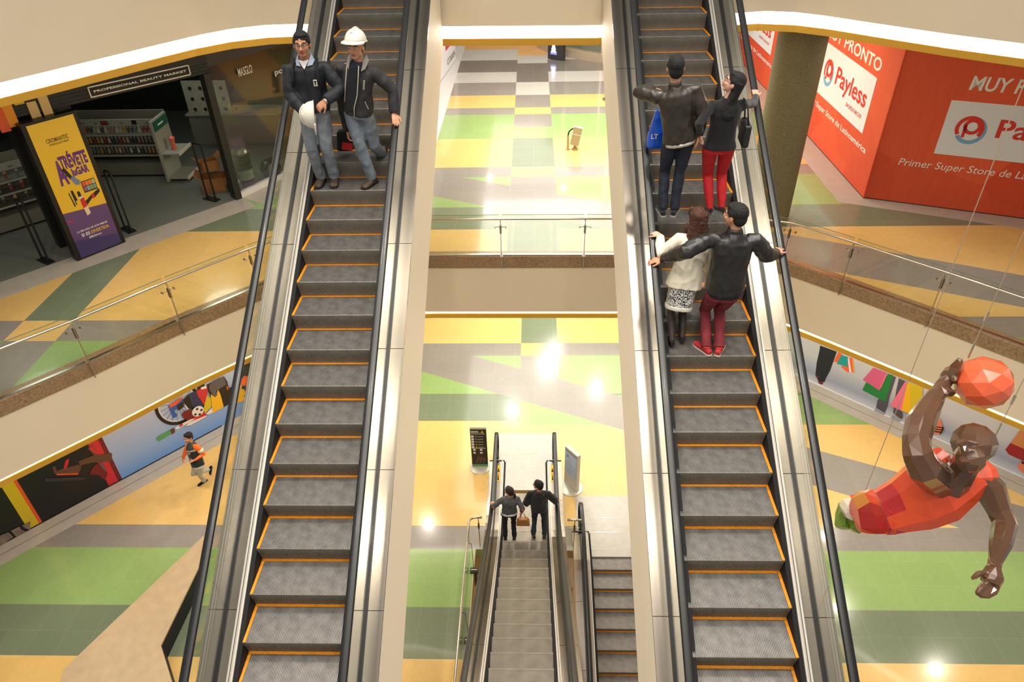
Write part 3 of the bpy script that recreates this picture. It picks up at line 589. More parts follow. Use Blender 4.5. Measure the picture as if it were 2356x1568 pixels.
# dotted board hanging in the store, counter, cartons, bags
BP = Pl((-9.1, 19.3), (-7.0, 19.3)); bd = MB(); a = BP.uv(425, 220); b = BP.uv(537, 263); bd.obox(BP((a[0]+b[0])/2, (a[1]+b[1])/2+.2), BP.t*abs(b[0]-a[0])/2, BP.n*.02, Vector((0, 0, .45)), col('speckled_board', 136, 134, 118, .7, var=.12, scale=14))
for i in range(5):
    for j in range(3): bd.lathe(BP(a[0]+.2+i*.28, (a[1]+b[1])/2-.1+j*.28, .02), [(.0, 0), (.045, 0), (.045, .02), (0, .02)], M_DK2, 10, BP.n)
tag(obj('display_board', bd), 'grey speckled board with round holes hanging inside the store', 'board')
ct = thing('store_counter', 'low dark grey counter at the back of the store', 'counter', (-8.6, 20.3, L2)); m = MB(); m.box((-9.8, 20.1, L2), (-7.2, 20.8, L2+.85), M_SH); obj('body', m, ct); m = MB(); m.box((-9.85, 20.05, L2+.85), (-7.15, 20.85, L2+.9), M_SHL); obj('top', m, ct)
M_CARD = col('cardboard', 150, 100, 52, .8, var=.12, scale=5); M_PLASTIC = col('black_plastic_bag', 30, 32, 30, .25, var=.2, scale=8, bump=.9, bscale=14, coat=.3); 
def carton(label, c, sx, sy, sz, rz):
    b_ = thing('cardboard_box', label, 'cardboard box', c, 'open cardboard boxes behind the gate'); X = Vector((math.cos(rz), math.sin(rz), 0)); Y = Vector((-X.y, X.x, 0)); c = Vector(c); m = MB(); Z = Vector((0, 0, 1))
    for s_ in (-1, 1): m.obox(c+X*sx*s_+Z*sz, X*.006, Y*sy, Z*sz, M_CARD); m.obox(c+Y*sy*s_+Z*sz, X*sx, Y*.006, Z*sz, M_CARD)
    m.obox(c+Z*.006, X*sx, Y*sy, Z*.006, M_CARD); obj('carton', m, b_)
    for s_ in (-1, 1): m = MB(); m.obox(c+X*(sx+.07)*s_+Z*(2*sz+.06), X*.075*s_+Z*.06, Y*sy, Z*.004, M_CARD); obj('flap', m, b_)
    return b_
k0 = atZ(500, 432, L2+.012); carton('large open cardboard box on the store floor behind the gate', k0, .3, .24, .17, .25); carton('smaller open cardboard box stacked on the large one behind the gate', k0+Vector((-.1, .1, .47)), .2, .16, .12, .7)
m = MB(); m.obox(k0+Vector((-.06, -.25, .24)), Vector((.08, 0, 0)), Vector((0, .005, 0)), Vector((0, 0, .09)), M_LET); tag(obj('shipping_label', m), 'white paper label taped to the large cardboard box', 'label')
bk0 = atZ(572, 433, L2+.012); M_PL = col('plastic_wrap', 92, 96, 86, .12, coat=.8, bump=.6, bscale=12, var=.3, scale=9)
st_ = thing('wrapped_basket_stack', 'tall stack of black baskets wrapped in clear plastic behind the store glass', 'basket stack', bk0)
m = MB(); 
for i in range(17):
    z = .05*i+.08; m.lathe(bk0+Vector((0, 0, z)), [(.19, 0), (.215, .012), (.215, .03), (.19, .04)], M_DK2 if i > 2 else M_PP, 18)
obj('baskets', m, st_, smooth=True); m = MB(); m.lathe(bk0+Vector((0, 0, .3)), [(.225, 0), (.235, .06), (.222, .12), (.232, .2), (.225, .24)], M_PL, 16); m.lathe(bk0+Vector((0, 0, .92)), [(.2, 0), (.23, .03), (.2, .12), (.12, .2), (.0, .22)], M_PL, 14); obj('plastic_wrap', m, st_, smooth=True)
m = MB(); m.obox(bk0+Vector((.02, 0, 1.22)), Vector((.13, .05, .02)), Vector((-.03, .1, 0)), Vector((-.03, 0, .1)), col('violet_pack', 84, 60, 92, .3, coat=.5)); tag(obj('wrapped_pack', m), 'violet plastic-wrapped pack on top of the wrapped basket stack', 'package')
def blob(name, c, r, sz, m_, amp=.14, seed=0):
    bm = bmesh.new(); bmesh.ops.create_icosphere(bm, subdivisions=3, radius=1)
    for v in bm.verts:
        n = 1+amp*noise.noise(v.co*2.2+Vector((seed, 0, 0)))+amp*.5*noise.noise(v.co*6+Vector((0, seed, 0))); v.co = v.co*n; v.co.x *= r; v.co.y *= r; v.co.z = v.co.z*sz+sz*.93
    me = bpy.data.meshes.new(name); bm.to_mesh(me); bm.free(); me.materials.append(m_); me.polygons.foreach_set('use_smooth', [True]*len(me.polygons)); o = bpy.data.objects.new(name, me); COL.objects.link(o); o.location = c; WL[o] = Vector(c); return o
tag(blob('rubbish_bag', atZ(628, 408, L2+.012), .27, .27, M_PLASTIC, seed=1), 'large black rubbish bag right of the wrapped basket stack', 'rubbish bag', 'black rubbish bags in the store')
tag(blob('rubbish_bag', atZ(545, 446, L2+.012), .2, .24, M_PLASTIC, seed=5), 'small black rubbish bag left of the wrapped basket stack', 'rubbish bag', 'black rubbish bags in the store')
# corridor wall on the left with a white banner
cw = MB(); cw.box((-3.65, 19.5, L2), (-3.5, 40, SOFF), mat('corridor_white', (215, 212, 208), .6)); cw.box((-16, 39.8, L2), (16, 40, SOFF), M_BORD); struct('wall_corridor', cw)
CW = Pl((-3.25, 26.1), (-2.95, 29.0)); wb = MB(); CW.slab(wb, -.6, L2+.03, CW.L, L2+2.6, -.05, 0, col('white_vinyl', 226, 224, 228, .5)); CW.slab(wb, CW.L*.4, L2+.75, CW.L*.75, L2+1.4, 0, .004, col('crimson_print', 190, 60, 80))
text_into(wb, 'COSAIN', lambda u, v, w: CW(u, v, .006), CW.L*.45, L2+.2, CW.L*.95, L2+.42, M_SH); tag(obj('white_banner', wb), 'white banner with a crimson stripe on the far corridor wall', 'banner')
# ---------------------------------------------------------------- orange hoarding on the right
H2 = Pl((7.85, 34.0), (7.9, 16.05)); H1 = Pl((7.9, 16.05), (15.5, 13.18))
def fabric(name, c1, c2):
    m = bpy.data.materials.new(name); m.use_nodes = True; nt = m.node_tree; N = nt.nodes; b = N['Principled BSDF']; b.inputs['Roughness'].default_value = .7
    tc = N.new('ShaderNodeTexCoord'); mp = N.new('ShaderNodeMapping'); mp.inputs['Rotation'].default_value = (.5, .2, 0); mp.inputs['Scale'].default_value = (.35, .35, .28); nt.links.new(tc.outputs['Object'], mp.inputs[0])
    v = N.new('ShaderNodeTexVoronoi'); v.inputs['Scale'].default_value = 1.1; nt.links.new(mp.outputs[0], v.inputs['Vector']); s_ = N.new('ShaderNodeSeparateColor'); nt.links.new(v.outputs['Color'], s_.inputs[0])
    x = N.new('ShaderNodeMix'); x.data_type = 'RGBA'; x.inputs[6].default_value = srgb(*c1); x.inputs[7].default_value = srgb(*c2); nt.links.new(s_.outputs[0], x.inputs[0]); nt.links.new(x.outputs[2], b.inputs['Base Color'])
    n2 = N.new('ShaderNodeTexNoise'); n2.inputs['Scale'].default_value = 3; mp2 = N.new('ShaderNodeMapping'); mp2.inputs['Scale'].default_value = (3, 3, .5); nt.links.new(tc.outputs['Object'], mp2.inputs[0]); nt.links.new(mp2.outputs[0], n2.inputs['Vector'])
    bp = N.new('ShaderNodeBump'); bp.inputs['Strength'].default_value = .5; bp.inputs['Distance'].default_value = .04; nt.links.new(n2.outputs[0], bp.inputs['Height']); nt.links.new(bp.outputs[0], b.inputs['Normal']); MATS[name] = m; return m
M_OR = fabric('orange_fabric', (226, 92, 52), (210, 72, 36)); M_WP = col('white_print', 225, 228, 232, .6); M_RP = col('red_print', 214, 50, 34, .6); M_BP = col('blue_print', 120, 170, 205, .6)
hb = thing('shop_hoarding', 'orange fabric hoarding printed Payless around the closed shop at upper right', 'hoarding', (7.9, 16.05, L2))
m = MB(); H2.slab(m, 0, L2+.02, H2.L, SOFF, -.12, 0, M_OR); obj('far_panel', m, hb); m = MB(); H1.slab(m, 0, L2+.02, H1.L, SOFF, -.12, 0, M_OR); obj('near_panel', m, hb)
m = MB(); H1.slab(m, 0, L2, H1.L, L2+.02, -.1, .005, M_BLK); H2.slab(m, 0, L2, H2.L, L2+.02, -.1, .005, M_BLK); m.tube([(7.9, 16.02, L2), (7.9, 16.02, SOFF)], .02, M_OR, 8); obj('base_strip', m, hb)
def logo(H, pts, tl, txt, pay, shoe, muy, muyt):
    a = [H.uv(*p) for p in pts]; u0 = (a[0][0]+a[3][0])/2; u1 = (a[1][0]+a[2][0])/2; v1 = (a[0][1]+a[1][1])/2; v0 = (a[2][1]+a[3][1])/2; m = MB(); H.slab(m, u0, v0, u1, v1, 0, .006, M_WP); W_ = u1-u0; Hh = v1-v0; p = obj('logo_panel', m, hb, fix=True)
    f = lambda u, v, w: H(u, v, .012); m = MB(); cx, cy, R = u0+W_*.165, v0+Hh*.52, Hh*.235
    H.ring(m, (cx+R*.12, cy-R*.12), R*.78, R*1.08, .009, M_BP, -150, 75); H.ring(m, (cx, cy), R*.72, R, .011, M_RP, -215+180, 215); H.ring(m, (cx+.04, cy+R*.18), R*.36, R*.62, .012, M_RP, 0, 360); H.slab(m, cx-R*.42, cy-R*.7, cx-R*.2, cy+R*.3, .006, .012, M_RP)
    text_into(m, 'Payless', f, u0+W_*.33, v0+Hh*.3, u0+W_*.93, v0+Hh*.74, M_RP, bold=.015); text_into(m, 'SHOESOURCE®', f, u0+W_*.62, v0+Hh*.2, u0+W_*.92, v0+Hh*.275, M_RP, bold=.0)
    obj('logo', m, hb, fix=False); return u0, u1, v0, v1
u0, u1, v0, v1 = logo(H1, ((2188, 230), (2560, 262), (2560, 398), (2150, 352)), 0, 0, 0, 0, 0, 0)
a = H1.uv(2066, 378); b = H1.uv(2350, 407); c_ = H1.uv(2090, 362); m = MB(); hw = b[0]-a[0]
text_into(m, 'Primer Super Store de Latinoamérica', lambda u, v, w: H1(u, v, .004), a[0], (a[1]+b[1])/2-.08, a[0]+hw*1.52, (a[1]+b[1])/2+.14, M_WT, bold=.0, shear=.15)
a = H1.uv(2228, 207); d = H1.uv(2345, 214); text_into(m, 'MUY PRONTO', lambda u, v, w: H1(u, v, .004), a[0], a[1]-.0, a[0]+(d[0]-a[0])*2.45, a[1]+.30, M_WT, bold=.02, shear=.1); obj('lettering', m, hb, fix=False)
for pts, tu0, tu1, mu0, mu1 in ((((1903, 95), (2018, 180), (1985, 307), (1878, 210)), (1862, 235), (1993, 362), None, (2024, 133)), (((1715, -8), (1788, 42), (1773, 128), (1703, 60)), (1700, 78), (1786, 196), None, None)):
    u0, u1, v0, v1 = logo(H2, pts, 0, 0, 0, 0, 0, 0); a = H2.uv(*tu0); b = H2.uv(*tu1); m = MB(); vb = v0-.33
    W_ = u1-u0; text_into(m, 'Primer Super Store de Latinoamérica', lambda u, v, w: H2(u, v, .004), u0-W_*.2, vb-.06, u1+W_*.12, vb+.13, M_WT, bold=.015); text_into(m, 'MUY PRONTO', lambda u, v, w: H2(u, v, .004), u0-W_*.05, v1+.13, u1+.05, v1+.42, M_WT, bold=.02); obj('lettering', m, hb, fix=False)
# round granite column
M_COLM = col('speckled_stone', 116, 106, 74, .6, var=.4, scale=60)
cc = atZ(1762, 500, L2); m = MB(); m.lathe((cc.x, cc.y, L2), [(.48, 0), (.48, SOFF-L2)], M_COLM, 40); tag(obj('round_column', m, smooth=True), 'thick round speckled stone column beside the orange hoarding', 'column')
m = MB(); c2 = Vector((2.62, 23.8, L2)); m.lathe(c2, [(.30, 0), (.30, .015)], M_STEEL2, 28); m.lathe(c2+Vector((0, 0, .015)), [(.17, 0), (.17, SOFF-L2-.02)], M_STEEL2, 28); tag(obj('steel_column', m, smooth=True), 'slim steel column on a round base in the far corridor', 'column')
# totem with the glowing tree sign, kiosk
t_ = thing('light_totem', 'black totem with a glowing white tree symbol in the far corridor', 'sign', (.9, 28.9, L2)); m = MB(); TP = Pl((.59, 28.96), (1.2, 28.56)); R = []
for k_ in range(16):
    a = 2*math.pi*k_/16; R.append((TP.L/2*math.copysign(abs(math.cos(a))**.5, math.cos(a)), .12*math.copysign(abs(math.sin(a))**.5, math.sin(a))))
m.loft([[TP(TP.L/2+x, L2+z, -.12+y) for x, y in R] for z in (0, 1.9)], col('totem_black', 44, 44, 46, .45)); obj('body', m, t_, smooth=True)
m = MB(); M_GL = mat('glow_white', (225, 225, 255), .5, emit=5.); cu = TP.L*.42
for s_, z0, z1, w0 in ((0, .27, .42, .13), (0, .38, .52, .1), (0, .46, .64, .07)): TP.poly(m, [(cu-w0, L2+z0), (cu+w0, L2+z0), (cu+.03, L2+z1), (cu-.03, L2+z1)], .012, M_GL, False)
for z in (.2, .23): TP.slab(m, cu-.14, L2+z, cu+.14, L2+z+.018, .004, .01, mat('glow_blue', (120, 120, 255), .5, emit=2.))
obj('glowing_symbol', m, t_)
kp = [(.1, 31.6), (.3, 30.6), (.6, 30.0), (1.3, 29.25), (1.94, 28.72), (2.64, 28.26), (3.6, 27.8), (5, 27.5)]
ks = thing('glass_kiosk', 'round glass fronted kiosk on a granite curb in the far corridor', 'kiosk', (2.6, 29.5, L2)); m = MB(); band(m, kp, -.02, .3, L2, L2+.3, mat('pale_granite', (176, 160, 138), .4, var=.1, scale=20)); obj('curb', m, ks); m = MB(); band(m, kp, .12, .14, L2+.3, SOFF, M_CLEAR); obj('glass_wall', m, ks)
m = MB()
for x, y in (kp[3], kp[5], kp[6]): m.box((x-.03, y+.1, L2+.3), (x+.03, y+.18, SOFF), M_STEEL2)
obj('mullion', m, ks); m = MB(); m.loft([[(x, y+.9, L2), (x, y+.9, SOFF)] for x, y in kp[2:]], mat('kiosk_grey', (150, 150, 150), .4), closed=False, cap=False); obj('inner_wall', m, ks)
# small tilted floor device
dv = thing('floor_device', 'small tilted beige metal box on a stubby foot in the middle corridor', 'electrical box', (1.2, 19.4, L2)); m = MB(); M_DV = col('beige_metal', 176, 160, 122, .45, metal=.3)
m.lathe((1.2, 19.4, L2), [(.085, 0), (.085, .02), (.045, .05), (.04, .14)], M_DV, 16); obj('foot', m, dv, smooth=True); m = MB(); U = Vector((.22, .15, .95)).normalized(); A_ = Vector((.93, -.15, -.2)); A_ = (A_-U*A_.dot(U)).normalized(); B_ = U.cross(A_); c0 = Vector((1.23, 19.42, L2+.37))
m.obox(c0, A_*.12, B_*.10, U*.24, M_DV); m.obox(c0+U*.05, A_*.124, B_*.104, U*.008, M_LET); m.obox(c0+U*.243, A_*.124, B_*.104, U*.006, M_LET); obj('housing', m, dv)
m = MB(); m.tube([(1.0, 19.4, L2), (1.0, 19.4, L2+.4)], .03, M_DV, 10); m.tube([(1.0, 19.4, L2+.4), (1.02, 19.4, L2+.5), (1.1, 19.4, L2+.58), (1.2, 19.42, L2+.59)], .02, M_DK2, 8); m.lathe((1.0, 19.4, L2), [(.06, 0), (.06, .02)], M_DV, 12); obj('pipe', m, dv)
# ---------------------------------------------------------------- prints on the lowest floor
WA = Pl((-12.25, 10.33), (-8.52, 14.36)); WB_ = Pl((8.06, 16.19), (11.99, 12.49)); SO1 = L2-1.64
wl = MB()
for A, B in (((-16.0, 6.3), (-12.25, 10.33)), ((-12.25, 10.33), (-8.52, 14.36)), ((-8.52, 14.36), (-5.6, 17.75)), ((-5.6, 17.75), (-5.6, 30))): q = Pl(A, B); q.slab(wl, 0, 0, q.L, SO1, -.2, -.02, M_CREAM)
struct('wall_left', wl); wr = MB()
for A, B in (((6.2, 30), (6.2, 18)), ((6.2, 18), (8.06, 16.19)), ((8.06, 16.19), (11.99, 12.49)), ((11.99, 12.49), (15.5, 9.2))): q = Pl(A, B); q.slab(wr, 0, 0, q.L, SO1, -.2, -.02, M_CREAM)
struct('wall_right', wr)
bw = MB(); bw.box((-16, 29.8, 0), (16, 30, SO1), M_CREAM); struct('wall_back', bw)
def zramp(name, stops):
    m = bpy.data.materials.new(name); m.use_nodes = True; nt = m.node_tree; N = nt.nodes; b = N['Principled BSDF']; b.inputs['Roughness'].default_value = .4
    g = N.new('ShaderNodeNewGeometry'); s_ = N.new('ShaderNodeSeparateXYZ'); nt.links.new(g.outputs['Position'], s_.inputs[0]); d = N.new('ShaderNodeMath'); d.operation = 'DIVIDE'; d.inputs[1].default_value = 4.; nt.links.new(s_.outputs[2], d.inputs[0])
    r = N.new('ShaderNodeValToRGB'); nt.links.new(d.outputs[0], r.inputs[0]); r.color_ramp.elements[0].position = stops[0][0]; r.color_ramp.elements[0].color = srgb(*stops[0][1]); r.color_ramp.elements[1].position = stops[-1][0]; r.color_ramp.elements[1].color = srgb(*stops[-1][1])
    for p, c_ in stops[1:-1]: e = r.color_ramp.elements.new(p); e.color = srgb(*c_)
    nt.links.new(r.outputs[0], b.inputs['Base Color']); return m
M_BLG = zramp('printed_blue_fade', ((0, (104, 150, 212)), (.15, (146, 172, 216)), (.4, (178, 182, 202)), (1, (180, 182, 196))))
M_PBK = col('printed_black', 22, 20, 20, .35); M_PRD = col('printed_red', 198, 40, 48, .35); M_PDR = col('printed_dark_red', 110, 22, 28, .35); M_PYE = col('printed_yellow', 204, 178, 30, .35); M_POR = col('printed_orange', 222, 84, 34, .35)
M_PBR = col('printed_brown', 96, 62, 42, .5); M_PWH = col('printed_white', 222, 216, 214, .4); M_PGN = col('printed_green', 88, 152, 98, .4); M_PGY = col('printed_grey', 92, 84, 84, .5); M_PGO = col('printed_gold', 232, 176, 24, .4); M_PBL = col('printed_blue', 44, 88, 160, .4); M_PNV = col('printed_navy', 38, 44, 84, .4); M_PST = col('printed_stone', 120, 104, 92, .6, var=.3, scale=6)
ub = lambda x, y: WA.uv(x, y)[0]
sm_ = thing('sports_mural', 'wall print of sports gear, a runner and cobbles on the lower left wall', 'mural', WA(2.5, 0)); m = MB()
bounds = [(-3.0, ub(68, 1222), M_PBK), (ub(68, 1222), ub(94, 1210), M_PYE), (ub(94, 1210), ub(101, 1206), M_POR), (ub(101, 1206), ub(251, 1118), M_PBK), (ub(251, 1118), ub(272, 1106), M_PRD), (ub(272, 1106), ub(281, 1101), M_PDR), (ub(281, 1101), WA.L, M_BLG)]
for a, b, mm in bounds: WA.slab(m, a, .0, b, SO1, -.02, 0, mm)
WC = Pl((-8.52, 14.36), (-5.6, 17.75)); WC.slab(m, 0, 0, WC.L, SO1, -.02, 0, M_BLG); WA.slab(m, -3, 0, WA.L, .03, 0, .01, M_BLK); obj('printed_panel', m, sm_)
C2 = lambda x, y: (300+x/6.534, 800+y/6.534); C3 = lambda x, y: (x/4.9, 960+y/4.9)
g = MB(); w_ = [.004]
def pp(P_, pts, mm, f, dw=.0012): w_[0] += dw; P_.poly(g, [f(*p) for p in pts], w_[0], mm)
cu = WA.uv(*C2(700, 830)); rr = abs(WA.uv(*C2(385, 1000))[0]-cu[0])
rz = abs(WA.uv(*C2(640, 1205))[1]-cu[1]); rr = max(rr, .3); WA.ring(g, cu, rr*.86, rr, .008, M_PBK, 0, 360, asp=rz/rr); WA.ring(g, cu, rr*.8, rr*.84, .008, M_PWH, 0, 360, asp=rz/rr)
for i in range(20):
    a = 2*math.pi*i/20; p = (cu[0]+rr*.8*math.cos(a), cu[1]+rz*.8*math.sin(a)); d_ = Vector((math.sin(a), -math.cos(a)))*.004; WA.poly(g, [(cu[0]-d_.x, cu[1]-d_.y), (p[0]-d_.x, p[1]-d_.y), (p[0]+d_.x, p[1]+d_.y), (cu[0]+d_.x, cu[1]+d_.y)], .007, M_PGY, False)
w_[0] = .01
pp(WA, [(385, 1350), (430, 1310), (560, 1240), (600, 1220), (620, 1280), (560, 1320), (440, 1395), (400, 1390)], M_PGN, C2); pp(WA, [(595, 1225), (650, 1195), (670, 1260), (620, 1300)], M_PBR, C2)
pp(WA, [(560, 850), (620, 900), (700, 1000), (690, 1030), (640, 1055), (600, 960)], M_PBL, C2); pp(WA, [(600, 860), (760, 740), (830, 800), (760, 900), (640, 940)], M_PBL, C2); pp(WA, [(585, 850), (760, 740), (790, 750), (680, 850), (600, 895)], M_POR, C2)
pp(WA, [(690, 860), (790, 800), (800, 880), (720, 940)], M_PBK, C2); pp(WA, [(820, 850), (870, 770), (900, 800), (910, 880), (860, 920), (830, 900)], M_PWH, C2)
pp(WA, [(780, 780), (860, 700), (1000, 620), (1000, 560), (1110, 530), (1110, 900), (1000, 960), (860, 900)], M_PBK, C2)
pp(WA, [(870, 690), (970, 640), (1040, 760), (1090, 850), (1090, 900), (1000, 880), (930, 880)], M_PNV, C2); pp(WA, [(985, 640), (1130, 570), (1160, 600), (1150, 690), (1060, 760), (1020, 740)], M_PRD, C2); pp(WA, [(1040, 750), (1150, 690), (1120, 860), (1085, 830)], M_PRD, C2); pp(WA, [(1050, 590), (1130, 560), (1140, 600), (1060, 620)], M_PWH, C2)
pp(WA, [(1140, 545), (1230, 500), (1400, 420), (1450, 500), (1470, 600), (1560, 560), (1560, 800), (1400, 880), (1340, 650), (1200, 730), (1165, 650)], M_PBK, C2)
pp(WA, [(1175, 560), (1230, 490), (1330, 440), (1400, 430), (1440, 540), (1310, 620), (1190, 650)], M_PGY, C2); pp(WA, [(1200, 690), (1260, 730), (1300, 660), (1310, 620), (1350, 700), (1395, 880), (1240, 970), (1225, 930)], M_PGO, C2); pp(WA, [(1200, 550), (1230, 525), (1270, 560), (1300, 700), (1260, 735), (1215, 690)], M_PGY, C2, .002)
pp(WA, [(1140, 710), (1200, 745), (1210, 870), (1120, 970), (1085, 930)], M_PYE, C2); pp(WA, [(1430, 570), (1445, 560), (1465, 610), (1450, 628)], M_POR, C2, .003)
pp(WA, [(765, 990), (800, 940), (900, 915), (990, 990), (960, 1040), (860, 1080), (790, 1045)], M_PDR, C2); pp(WA, [(860, 1120), (1000, 990), (1100, 960), (1140, 1000), (1000, 1060), (880, 1130)], M_PRD, C2); pp(WA, [(820, 1165), (870, 1110), (1140, 1000), (1120, 1030), (900, 1150)], M_PWH, C2)
pp(WA, [(660, 1190), (700, 1160), (900, 1060), (970, 1050), (870, 1110), (700, 1215), (670, 1210)], M_PWH, C2); pp(WA, [(720, 1150), (770, 1125), (785, 1150), (735, 1180)], M_PRD, C2); pp(WA, [(1125, 980), (1210, 890), (1230, 960), (1160, 990)], M_PWH, C2)
cb = WA.uv(*C2(1003, 940)); rb = abs(WA.uv(*C2(1090, 920))[0]-cb[0])*1.05; WA.disc(g, cb, rb, w_[0]+.004, M_PWH)
for dx, dz in ((0, .5), (.6, -.1), (-.55, -.35), (.1, -.75)): WA.disc(g, (cb[0]+dx*rb, cb[1]+dz*rb), rb*.24, w_[0]+.006, M_PBK, 6)
w_[0] += .006; pp(WC, [(1640, 480), (1700, 405), (1770, 420), (1760, 640), (1700, 620), (1620, 560)], M_POR, C2); pp(WC, [(1560, 560), (1650, 250), (1790, 200), (1780, 410), (1680, 410), (1600, 560)], M_PBK, C2); c_b = WC.uv(*C2(1630, 680)); WC.disc(g, c_b, .26, w_[0]+.004, M_PGO); WC.ring(g, c_b, .16, .26, w_[0]+.006, M_PNV, -60, 60)
# runner's legs and cobbles
w_[0] = .006
pp(WA, [(590, 560), (620, 545), (640, 600), (760, 560), (880, 530), (920, 550), (880, 640), (640, 645), (610, 620)], M_PBR, C3); pp(WA, [(740, 480), (780, 460), (770, 520), (740, 580), (715, 570)], M_PRD, C3); pp(WA, [(640, 632), (880, 625), (880, 640), (640, 648)], M_POR, C3); pp(WA, [(985, 345), (1050, 305), (1090, 380), (1100, 420), (1250, 395), (1262, 410), (1255, 490), (1030, 505), (900, 540), (885, 490), (1060, 420)], M_PBR, C3)
pp(WA, [(1000, 350), (1050, 310), (1095, 400), (1080, 410)], M_PRD, C3); pp(WA, [(1020, 600), (1060, 540), (1120, 505), (1160, 520), (1200, 600), (1210, 640), (1180, 700), (1100, 640), (1010, 640)], M_PDR, C3); pp(WA, [(1110, 510), (1150, 505), (1200, 600), (1190, 610)], M_PGY, C3); pp(WA, [(505, 680), (940, 665), (960, 700), (505, 720)], col('printed_dim_violet', 52, 44, 56, .4), C3)
for pts in ([(-40, 1340), (90, 1290), (150, 1340), (60, 1400), (-40, 1400)], [(120, 1270), (215, 1225), (240, 1260), (330, 1290), (200, 1355), (170, 1330)], [(245, 1215), (338, 1165), (338, 1265), (280, 1240)], [(-60, 1410), (160, 1385), (80, 1430), (-40, 1480)]): pp(WA, pts, M_PST, C3)
obj('printed_picture', g, sm_, fix=False)
# shoppers print on the right
C4 = lambda x, y: (1840+x/4.566, 780+y/4.566); M_RBG = zramp('printed_grey_fade', ((0, (200, 202, 212)), (.08, (150, 156, 176)), (.22, (190, 190, 198)), (.5, (200, 198, 200)), (1, (205, 203, 204))))
rm = thing('shoppers_mural', 'pale wall print of walking legs and bright shopping bags on the lower right wall', 'mural', WB_(2.5, 0)); m = MB(); WB_.slab(m, -1.4, 0, WB_.L+2.5, SO1, -.02, 0, M_RBG); WB_.slab(m, -1.4, 0, WB_.L+2.5, .03, 0, .01, M_WP); obj('printed_panel', m, rm)
g = MB(); w_[0] = .004; M_SHD = col('printed_shadow', 150, 156, 168, .5); M_JN = col('printed_dark_denim', 26, 28, 40, .5); M_PNK = col('printed_pink', 206, 88, 130, .5); M_PK2 = col('printed_light_pink', 232, 110, 140, .5); M_GR2 = col('printed_emerald', 22, 120, 56, .5); M_SLK = col('printed_slacks', 74, 72, 84, .5); M_TEAL = col('printed_teal', 20, 150, 150, .5); M_COR = col('printed_coral', 232, 100, 60, .5); M_SKN = col('printed_skin', 226, 120, 84, .5); M_MAR = col('printed_maroon', 150, 26, 34, .5); M_AMB = col('printed_amber', 196, 128, 74, .5)
pq = lambda pts, mm: pp(WB_, pts, mm, C4)
pq([(355, 235), (410, 130), (450, 160), (400, 242)], M_COR); pq([(215, 65), (390, 130), (320, 330), (275, 410), (262, 450), (195, 435), (165, 370), (180, 240), (210, 110)], M_JN); pq([(165, 375), (205, 385), (200, 408), (175, 400)], M_PDR); pq([(190, 430), (250, 450), (240, 475), (205, 465)], M_PDR)
pq([(435, 290), (530, 190), (555, 200), (578, 348), (500, 342)], M_COR); pq([(505, 200), (520, 195), (545, 345), (525, 345)], M_WP); pq([(555, 205), (562, 208), (576, 346), (566, 346)], M_PGO); pq([(390, 255), (440, 165), (508, 185), (505, 288)], M_TEAL)
pq([(760, 775), (800, 720), (905, 770), (865, 825)], M_SHD); pq([(930, 855), (975, 795), (1085, 840), (1015, 890)], M_SHD)
pq([(940, 380), (1012, 392), (940, 620), (925, 700), (895, 770), (805, 715), (820, 635), (900, 560)], M_SLK); pq([(660, 530), (700, 450), (840, 530), (930, 360), (985, 375), (905, 655)], M_GR2); pq([(665, 420), (775, 295), (925, 355), (835, 532)], M_PNK); pq([(925, 355), (900, 370), (835, 532), (860, 500)], M_PK2)
pq([(1045, 405), (1120, 440), (1080, 560), (1060, 700), (1085, 790), (1080, 825), (985, 770), (1000, 640), (1020, 520)], M_SLK); pq([(985, 770), (1090, 810), (1080, 830), (1050, 820)], M_PBR); pq([(955, 692), (1110, 440), (1140, 455), (1070, 745)], M_PK2); pq([(1070, 745), (1135, 450), (1165, 455), (1165, 775)], M_PGO); pq([(1160, 455), (1295, 490), (1290, 650), (1215, 790), (1165, 775)], M_PYE)
pq([(1370, 540), (1400, 555), (1380, 600)], M_MAR); pq([(1440, 905), (1480, 820), (1500, 905), (1520, 930), (1470, 990), (1410, 990)], M_SKN)
for a in (905, 930, 955): pq([(1425, a), (1500, a+12), (1498, a+22), (1420, a+12)], M_PBK)
pq([(1475, 995), (1485, 990), (1520, 930), (1505, 905)], M_PBK); pq([(2165, 1150), (2220, 1080), (2380, 1150), (2380, 1280), (2200, 1200)], M_MAR); pq([(2220, 1080), (2320, 945), (2400, 975), (2400, 1160)], M_AMB); pq([(2290, 1320), (2340, 1270), (2400, 1300), (2400, 1420), (2320, 1370)], M_SKN); pq([(2330, 1270), (2400, 1290), (2400, 1310), (2340, 1300)], M_PBK)
obj('printed_picture', g, rm, fix=False)
